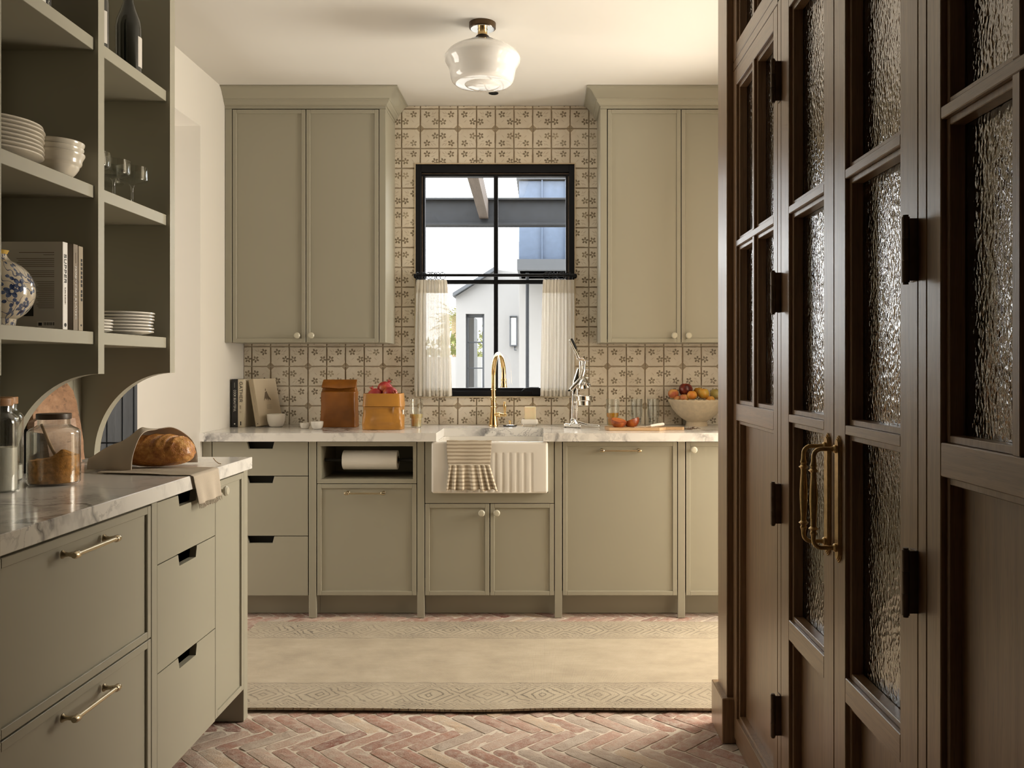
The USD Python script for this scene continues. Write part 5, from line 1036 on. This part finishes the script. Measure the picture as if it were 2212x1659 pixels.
part(cl, 'glass_shade', lathe(sh[::-1] + [(.060, 2.6270)], 72, (lx, Yc2, 0)), MT['milk'], 28)
Y = F * (ZC - H) / (CY - 200.6); dl = thing('recessed_downlight', 'small black recessed downlight in the ceiling near the window', 'downlight', (PX(1066, Y), Y, ZC))
part(dl, 'trim_ring', lathe([(.020, ZC - .0045), (.0255, ZC - .004), (.0262, ZC - .0008), (.020, ZC - .0008)], 36, (PX(1066, Y), Y, 0)), MT['black'], 35); part(dl, 'aperture', lathe([(0, ZC - .0012), (.020, ZC - .0012), (.020, ZC - .0006), (0, ZC - .0006)], 30, (PX(1066, Y), Y, 0)), MT['kitchenblack'])
# ------------------------------------------------------------------ rug
def rg_(U, V):
    x = RUGX0 + (1.16 - RUGX0) * U; y = RUGY0 + (RUGY1 - RUGY0) * V; y = y + .004 * np.sin(x * 5) * (V < .02) + .003 * np.sin(x * 11 + 1) * (V < .02)
    z = .0105 + .0025 * (meshkit.fbm(np.stack([x * 4, y * 5, x * 0], -1), 3, 2) - .5) + .003 * np.exp(-((V) / .01) ** 2) * (1 + np.sin(x * 6)) * .5
    return np.stack([x, y, z], -1)
solo('rug', grid(rg_, 150, 60, .008), MT['rug'], 'long faded beige wool runner rug with patterned borders on the brick floor', 'rug', 40)
# ------------------------------------------------------------------ on the peninsula
def jar(name, label, px, py, r, h, neck, lid_r, lid_h, lidmat, fill, fillmat, cat):
    Y = yfloor(py, ZL) + r * .75; at = np.array((PX(px, Y), Y, ZL + .0005)); t = thing(name, label, cat, at); hb = h - lid_h
    sh = [(0, 0), (r * .92, 0), (r, r * .10), (r, hb * neck), (r * .985, hb * (neck + .035)), (r * .88, hb * (neck + .075)), (r * .74, hb * (neck + .10)), (lid_r * .93, hb * (neck + .135)), (lid_r * .93, hb)]
    w = .0026; inn = [(max(0, x - w), y + (w if i == 0 else 0)) for i, (x, y) in enumerate(sh)][::-1]; inn = [(max(0, x - w), y) for x, y in sh[:1:-1]] + [(r * .92 - w, w * 1.4), (0, w * 1.4)]
    part(t, 'glass_body', lathe(sh + inn, 56, at), MT['glass'], 40)
    part(t, 'lid', lathe([(0, hb + .0004), (lid_r - .001, hb + .0004), (lid_r, hb + .002), (lid_r, h - .001), (lid_r - .001, h), (0, h)], 44, at), MT[lidmat], 35)
    if fill:
        m = lathe([(0, w * 1.5), (r * .92 - w * 1.2, w * 1.5), (r - w * 1.3, r * .1 + w), (r - w * 1.3, hb * fill)] + [(rr, hb * fill) for rr in np.linspace(r - w * 1.4, .0, 14)], 56, at); v = np.array(m.vertices); top = v[:, 2] > at[2] + hb * fill - 1e-5
        d = v[:, :2] - at[:2]; up = .020 * np.exp(-(((d[:, 0] - r * .45) / (r * .34)) ** 2 + ((d[:, 1] + r * .1) / (r * .5)) ** 2)) if fillmat == 'sugar' else 0 * d[:, 0]
        v[:, 2] += top * (up + .004 * (meshkit.fbm(v * 90, 3, 3) - .5) * 2 + .10 * d[:, 0] * (fillmat == 'sugar')); part(t, 'contents', trimesh.Trimesh(v, m.faces, process=False), MT[fillmat], True)
    return t, at
t, at = jar('storage_jar', 'wide glass jar of brown sugar with dark wooden lid and scoop', 116.5, 1050.5, .066, .1925, .78, .0435, .0155, 'darklid', .40, 'sugar', 'jar')
sc = thing('wooden_scoop', 'pale wooden scoop stuck in the brown sugar jar', 'scoop', at + [0, 0, .05])
Yt = at[1]; part(sc, 'handle', tube([(PX(94, Yt), Yt - .01, PZ(916, Yt)), (PX(114, Yt), Yt - .018, PZ(956, Yt)), (PX(135, Yt), Yt - .022, PZ(992, Yt))], [.0036, .0045, .0045], 10), MT['scoopwood'], 40)
part(sc, 'bowl', hull((np.array([PX(137, Yt), Yt - .022, PZ(996, Yt)]), .006), (np.array([PX(147, Yt), Yt - .018, PZ(1003, Yt)]), .010)), MT['scoopwood'], 40)
jar('storage_jar', 'tall glass bottle jar of flour with oak lid at the left edge', 1.5, 1066, .041, .240, .80, .028, .020, 'corklid', .52, 'flour', 'jar')
jar('storage_jar', 'second tall glass jar with oak lid behind the flour jar', 13.5, 1042, .043, .236, .80, .029, .020, 'corklid', .20, 'flour', 'jar')
# worn bread boards leaning on the back boards
def leaning(name, label, pts, x0, lean, th, mat, cat='board'):
    """outline in (y, z) with z from 0 at its foot; stands at x0 and leans back by lean degrees"""
    p = Polygon(pts).buffer(.01).buffer(-.01); m = extx(p, -th / 2, th / 2).subdivide().subdivide(); v = np.array(m.vertices); v[:, 0] += (meshkit.fbm(v * 25, 3, 3) - .5) * .006; v[:, 1:] += ((meshkit.noise(v * 60, 5) - .5) * .004)[:, None]
    m = trimesh.Trimesh(v, m.faces, process=False); m = turn(m, -lean, (0, 1, 0)); m.apply_translation((x0, 0, ZL + .003 - np.array(m.vertices)[:, 2].min())); return solo(name, m, MT[mat], label, cat, 40)
leaning('bread_board', 'tall worn rounded wooden bread board leaning behind the sugar jar', [(2.72, 0), (2.72, .16), (2.74, .235), (2.79, .272), (2.86, .282), (2.925, .268), (2.965, .235), (2.985, .19), (2.995, .12), (2.998, 0)], HBK + .052, 6, .022, 'oldwood')
leaning('bread_board', 'paler split wooden board standing in front of the rounded one', [(2.645, .118), (2.655, .150), (2.70, .160), (2.82, .156), (2.885, .146), (2.905, 0), (2.72, 0), (2.71, .108)], HBK + .092, 5, .020, 'oldwood2')
solo('black_crock', lathe([(0, 0), (.024, 0), (.029, .02), (.030, .11), (.027, .13), (.023, .13), (.023, .02), (0, .02)], 36, (HBK + .062, 2.670, ZL + .0005)), MT['black'], 'black crock in the shadow between the jars and the bread board', 'crock', 35)
# bread in its linen bag, on a cloth
br_at = np.array([-1.222, 2.800, ZL + .0048]); rl, rw, rh = .108, .064, .098
m = trimesh.creation.icosphere(5, 1.0); v = np.array(m.vertices); v /= ((np.abs(v[:, 0]) ** 3 + np.abs(v[:, 1]) ** 2.3 + np.abs(v[:, 2]) ** 2.3) ** (1 / 2.5))[:, None]; z = v[:, 2]; v[:, 2] = np.where(z < 0, z * .42, z * .60); base = .42
n1 = meshkit.fbm(v * 3, 4, 4) - .5 + .7 * (meshkit.fbm(v * 11, 3, 8) - .5)
gr = 0
for k in (-.60, -.22, .16, .54): s = v[:, 0] - k - .28 * v[:, 1]; gr = gr + np.exp(-(s / .050) ** 2) * np.clip(v[:, 2] - .05, 0, 1) * 1.2 - .40 * np.exp(-((s - .10) / .05) ** 2) * np.clip(v[:, 2], 0, 1)
v *= (1 + .06 * n1 - .17 * gr)[:, None]; v[:, 2] += base; v *= [rl, rw, rh]; v[:, 2] -= v[:, 2].min()
m = trimesh.Trimesh(v, m.faces, process=False); m = turn(m, 14, (0, 0, 1)); m.apply_translation(br_at); solo('bread_loaf', m, MT['crust'], 'golden crusty scored bread loaf lying on the peninsula', 'bread', True)
def bag(Uu, V):   # Uu along from tail to mouth, V around (0 = front, rising over the top to the back)
    a = V * np.pi * 1.0; ca, sa = np.cos(a), np.sin(a)
    lim = .60 + .52 * (.5 - .5 * ca) ** 1.1 ; s = Uu * lim
    cx = -1.415 + s * .225; cy = 2.755 + s * .065; hw = .040 + .056 * np.clip(s * 1.7, 0, 1); hh = .036 + .086 * np.clip(s * 1.55, 0, 1) ** 1.1
    z = ZL + .004 + hh * np.abs(sa) ** .8; y = cy - hw * ca + .004 * np.sin(s * 22 + a * 2); x = cx + hw * .20 * ca + .10 * (s - .75) * (s > .75) * (ca < 0)
    z = z + .004 * np.sin(s * 16 + a * 3) * np.abs(sa)
    return np.stack([x, y, z], -1)
lb = thing('linen_bread_bag', 'natural linen bread bag trailing to the left around the loaf', 'bag', (-1.32, 2.82, ZL))
part(lb, 'sack', grid(bag, 46, 60, .0022), MT['linen'], True)
def tail(Uu, V):
    a = V * np.pi; x = -1.430 + .06 * Uu + .012 * np.cos(a * 2) * (1 - Uu); y = 2.745 + .10 * V + .02 * Uu; z = ZL + .006 + (.036 * np.sin(a) ** .7) * (.72 + .28 * Uu) + .004 * np.sin(Uu * 9 + a * 3)
    return np.stack([x, y, z], -1)
part(lb, 'folded_tail', grid(tail, 14, 40, .002), MT['linen'], True)
part(lb, 'drawstring', tube([(-1.085, 2.90, ZL + .020), (-1.075, 2.895, ZL + .010), (-1.062, 2.885, ZL + .004), (-1.05, 2.875, ZL + .0035)], .0018, 8), MT['cotton'], True)
xe = PXF + .006
def nap(U, V):      # U across (Y), V along: over the worktop, over the edge and down
    L1, L2 = .30, .092; s = V * (L1 + L2); y = 2.585 + .20 * U + (-.01 + .06 * (1 - U)) * np.clip(1 - V * 1.6, 0, 1) + .045 * np.clip((s - L1) / L2, 0, 1) * (1 - .45 * U); fold = .0014 * np.sin(U * 11 + V * 5) + .0012
    over = s - L1; x = np.where(over < 0, xe - .006 + over, xe + .002 + .004 * np.sin(U * 13) * np.clip(over / L2, 0, 1)); z = np.where(over < 0, ZL + .0022 + np.abs(fold) * np.clip(-over * 9, 0, 1), ZL + .0022 - over)
    return np.stack([x, y, z], -1)
np_ = thing('linen_napkin', 'grey beige fringed linen cloth under the bread hanging over the worktop edge', 'cloth', (-1.1, 2.69, ZL))
part(np_, 'cloth', grid(nap, 40, 90, .0016), MT['linen'], True)
fr = []; rr = random.Random(3)
for k in range(70):
    u = k / 69; p = nap(np.array([u]), np.array([1.0]))[0]; fr.append(tube([p, p + [rr.uniform(0, .004), rr.uniform(-.004, .004), -.006], p + [rr.uniform(0, .006), rr.uniform(-.006, .006), -.013]], .0007, 5))
part(np_, 'fringe', fr, MT['linen'], kind='stuff')
# ------------------------------------------------------------------ on the shelves
k_ = .971; SHZ = [z + .0005 for z in SZ]
def plate_prof(r, rise, foot, t=.0045): return [(0, 0), (foot, 0), (foot + .004, .003), (r * .80, rise * .55), (r * .985, rise), (r, rise + .0015), (r - .001, rise + t * .9), (r * .97, rise + t), (r * .78, rise * .55 + t), (foot, t + .001), (0, t)]
def stack(name, label, cat, group, at, n, step, mesh, mat, jig=.0015, seed=0):
    rr = random.Random(seed); first = None
    for i in range(n):
        p = (at[0] + rr.uniform(-jig, jig), at[1] + rr.uniform(-jig, jig), at[2] + i * step)
        lab = label if n == 1 else f'{label}, ' + ('lowest of the stack' if i == 0 else 'topmost of the stack' if i == n - 1 else ('second', 'third', 'fourth', 'fifth', 'sixth', 'seventh', 'eighth')[i - 1] + ' from the bottom')
        if first is None: first = thing(name, lab, cat, p, group); part(first, 'body', move(mesh, p), MT[mat], 40)
        else: dup(first, p, (0, 0, rr.uniform(0, 360)), lab)
stack('dinner_plate', 'cream dinner plate in the tall stack on the left middle shelf', 'plate', 'dinner plates on the left middle shelf', (-1.432, 2.268, SHZ[1]), 8, .0108, lathe(plate_prof(.129, .013, .075, .006), 64), 'stoneware', .002, 1)
ridge = []
ta = np.linspace(0, np.pi / 2, 26); Ro = lambda a: .036 + .0365 * (.55 * np.sin(a) + .45 * (1 - np.cos(a))); zo = .064 * (1 - np.cos(ta))
bp = [(0, 0)] + [(Ro(a), z) for a, z in zip(ta, zo)] + [(Ro(np.pi / 2) - .0012, .0652)] + [(Ro(a) - .0026, z + .0018 * (1 - z / .064)) for a, z in zip(ta[::-1], zo[::-1])] + [(0, .0018)]; bp = [(r + (.0014 * math.sin(z * 1400) if .026 < z < .063 and i < 27 else 0), z) for i, (r, z) in enumerate(bp)]
stack('ribbed_bowl', 'cream ribbed bowl in the stack on the left middle shelf', 'bowl', 'nested bowls on the left middle shelf', (PX(120.5, 2.47), 2.47, SHZ[1]), 3, .0150, lathe(bp, 64), 'stoneware', .001, 2)
stack('side_plate', 'white side plate in the large stack on the right lower shelf', 'plate', 'side plates on the right lower shelf', (PX(263, 2.92), 2.92, SHZ[0]), 7, .0102, lathe(plate_prof(.100, .010, .06, .005), 64), 'porcelain', .003, 3)
stack('saucer', 'white saucer in the small stack, right lower shelf', 'plate', 'saucers on the right lower shelf', (PX(203, 2.76), 2.745, SHZ[0]), 4, .0098, lathe(plate_prof(.062, .009, .035, .0045), 48), 'porcelain', .002, 4)
def coupe(label, px, Y, first=None):
    at = (PX(px, Y), Y, SHZ[1])
    if first: return dup(first, at, (0, 0, 0), label)
    t = thing('coupe_glass', label, 'glass', at, 'coupe glasses on the right middle shelf'); R0 = .0495
    part(t, 'bowl', lathe([(0, .076), (.010, .077), (.030, .081), (.045, .086), (R0, .090), (R0 + .0005, .132), (R0 - .0012, .132), (R0 - .0016, .0905), (.046, .0875), (.028, .0835), (0, .080)], 56, at), MT['glass'], 35)
    part(t, 'stem', lathe([(0, .0035), (.006, .006), (.0035, .016), (.0032, .05), (.0048, .066), (.011, .0752), (0, .0755)], 28, at), MT['glass'], 40); part(t, 'foot', lathe([(0, 0), (.036, 0), (.036, .0012), (.008, .003), (0, .0033)], 44, at), MT['glass'], 35); return t
c0_ = coupe('clear coupe glass nearest the right end of the middle shelf', 285.5, 2.95); coupe('clear coupe glass second from the right end of the middle shelf', 246, 2.85, c0_); coupe('clear coupe glass mostly hidden behind the shelf upright', 201, 2.738, c0_); coupe('clear coupe glass at the back, stem visible between the others', 233, 3.00, c0_)
def wine(label, px, Y, r, lab=None):
    at = np.array((PX(px, Y), Y, SHZ[2])); t = thing('wine_bottle', label, 'bottle', at); part(t, 'glass', lathe([(0, .006), (r * .6, 0), (r * .95, 0), (r, .006), (r, .155), (r * .93, .180), (r * .62, .215), (r * .42, .24), (.0155, .26), (.0148, .285), (.0165, .287), (.0165, .296), (.0145, .298), (0, .298)], 44, at), MT['bottle'], 40)
    th0, th1 = lab; th = np.linspace(th0, th1, 14); v, f = [], []
    for z in (.025, .125):
        for a in th: v.append((at[0] + (r + .0005) * math.cos(a), at[1] + (r + .0005) * math.sin(a), at[2] + z))
    for i in range(13): f += [(i, i + 1, 15 + i), (i, 15 + i, 14 + i)]
    lb_ = part(t, 'paper_label', trimesh.Trimesh(v, f, process=False), MT['paperlabel'], True); return t, at, lb_
wine('dark wine bottle on the top right shelf with label turned away', 277.7, 2.93, .0405, (-.35, 1.2))
t, at, lb_ = wine('dark wine bottle with white label half hidden by the shelf upright', 205.5, 2.72, .039, (-2.0, -.1))
a = -.62; nrm = np.array([math.cos(a), math.sin(a), 0]); rt = np.array([-math.sin(a), math.cos(a), 0]); o = at + nrm * .0402
part(lb_, 'label_mark', bars([(-.004, .008, .098)], o, rt, (0, 0, 1), .022), MT['inkred']); part(lb_, 'label_print', bars([(-.008, .003, .078), (-.001, .006, .076), (-.009, .016, .064), (-.009, .014, .059), (-.009, .016, .054), (-.009, .013, .049), (-.009, .015, .044)], o, rt, (0, 0, 1), .0018), MT['ink'])
# blue and white vase
Y = 2.235; vx = PX(-4, Y); vz = SHZ[0]; rv = 71.5 * Y / F; cz = PZ(628, Y) - vz
vs = thing('ginger_vase', 'round blue and white floral vase at the left of the lower shelf', 'vase', (vx, Y, vz)); pr = [(0, 0), (rv * .45, 0)]
for a in np.linspace(-1.05, 1.22, 26): pr.append((rv * math.cos(a), max(.001, cz + rv * math.sin(a) * .98)))
nk = PZ(541, Y) - vz; pr += [(rv * .25, nk - .016), (rv * .22, nk - .008), (rv * .27, nk), (rv * .24, nk), (rv * .18, nk - .01), (0, nk - .02)]
part(vs, 'body', lathe(pr, 64, (vx, Y, vz)), vase_mat((vx, Y, vz + cz), rv), 40); part(vs, 'rim', lathe([(rv * .232, nk - .009), (rv * .285, nk + .0005), (rv * .24, nk + .0015), (rv * .20, nk - .006)], 40, (vx, Y, vz)), MT['inkgold'], 40)
# cook books on the lower left shelf: spines face the room (+X)
def shelf_book(label, x, y, t, d, h, cover, spine, deco): return book(label, cover, t, d, h, (x, y, SHZ[0]), 90, 0, 'cook books on the left lower shelf', spine, deco)
xs_ = -1.335
Ys = 2.448
# local frame: x along +Y world, y into the shelf (-X world)
hb_ = .2445
cover_rows = [(.012, .098, .214), (.012, .030, .208)] + [(.012, L, .197 - i * .0054) for i, L in enumerate((.105, .100, .104, .096, .092))] + [(.012, L, .163 - i * .0054) for i, L in enumerate((.098, .102, .103, .075))] + [(.012, .050 - (i % 3) * .003, .133 - i * .0052) for i in range(15)]
back = [('blurb', bars([(.026 + s if i > 10 else .026 + s, L, z) for i, (s, L, z) in enumerate([(r[0] - .012, r[1], r[2]) for r in cover_rows])], (-.0003, 0, 0), (0, 1, 0), (0, 0, 1), .0013), 'inkbrown')]
def flip(rows): return [(-s - L, L, z) for s, L, z in rows]
bk = bars(flip([(.024 + s - .012, L, z) for s, L, z in cover_rows]), (-.0003, 0, 0), (0, -1, 0), (0, 0, 1), .0013)
bcode = bars(flip([(.022, .050, .014)]), (-.0003, 0, 0), (0, -1, 0), (0, 0, 1), .018)
bcb = bars(flip([(.024 + i * .0026, .0008 + .0009 * (i * 7 % 3 == 0), .0155) for i in range(12)] + [(.058, .0095, .0145)]), (-.0007, 0, 0), (0, -1, 0), (0, 0, 1), .0085)
pic = bars(flip([(.082, .052, .076)]), (-.0003, 0, 0), (0, -1, 0), (0, 0, 1), .078)
shelf_book('white book titled SUPPER with printed grey back cover on the lower shelf', xs_, Ys, .0245, .172, hb_, 'bookgrey', 'bookspine', [('title', [text('SUPPER', .0115, (.0065, -.0002, .212), DN, LT, squeeze=1.35)], 'ink'), ('author', [text('FLORA SHEDDEN', .0042, (.0095, -.0002, .118), DN, LT)], 'inkbrown'), ('emblem', [cyl((.0125, -.0007, .013), (.0125, .0002, .013), .0055, None, 18)], 'ink'), ('blurb', bk, 'inkbrown'), ('barcode_box', bcode, 'bookspine'), ('barcode', bcb, 'ink'), ('cover_picture', pic, 'ink')])
shelf_book('brown book titled HONEY CAKE and LATKES beside the white one', xs_, 2.503, .0245, .165, .2460, 'bookbrown', 'bookcan', [('title', [text('HONEY CAKE & LATKES', .0095, (.007, -.0002, .183), DN, LT, squeeze=1.02)], 'bookspine'), ('ornament', [bx(.011, .014, -.0006, .0002, .192, .222)], 'inkbrown')])
shelf_book('stone coloured book with dark lettering next to the shelf upright', xs_, 2.531, .0245, .165, .2440, 'bookcan', 'bookcan2', [('title', [bx(.012, .020, -.0006, .0002, z, z + L, .0002) for z, L in ((.20, .008), (.188, .009), (.176, .008), (.163, .009), (.151, .008), (.139, .008), (.127, .009), (.110, .008), (.098, .009), (.086, .008))], 'ink'), ('emblem', [cyl((.014, -.0007, .016), (.014, .0002, .016), .003, None, 12)], 'ink')])
# two books on the top left shelf, feet only in view
def top_book(label, y, t, cover, deco): return book(label, cover, t, .15, .24, (HF - .035, y, SHZ[2]), 90, 0, 'books on the left top shelf', None, deco)
top_book('cream book with gold lettering on the top left shelf', 2.345, .040, 'bookspine', [('title', [text('TO', .020, (.008, -.0002, .042), (1, 0, 0), (0, 0, 1), True)], 'inkgold')])
top_book('black book with white script on the top left shelf', 2.387, .024, 'bookblack', [('title', [tube([(.009 + .004 * math.sin(z * 600), -.0004, .012 + z) for z in np.linspace(0, .05, 22)], .0009, 6)], 'inkwhite')])
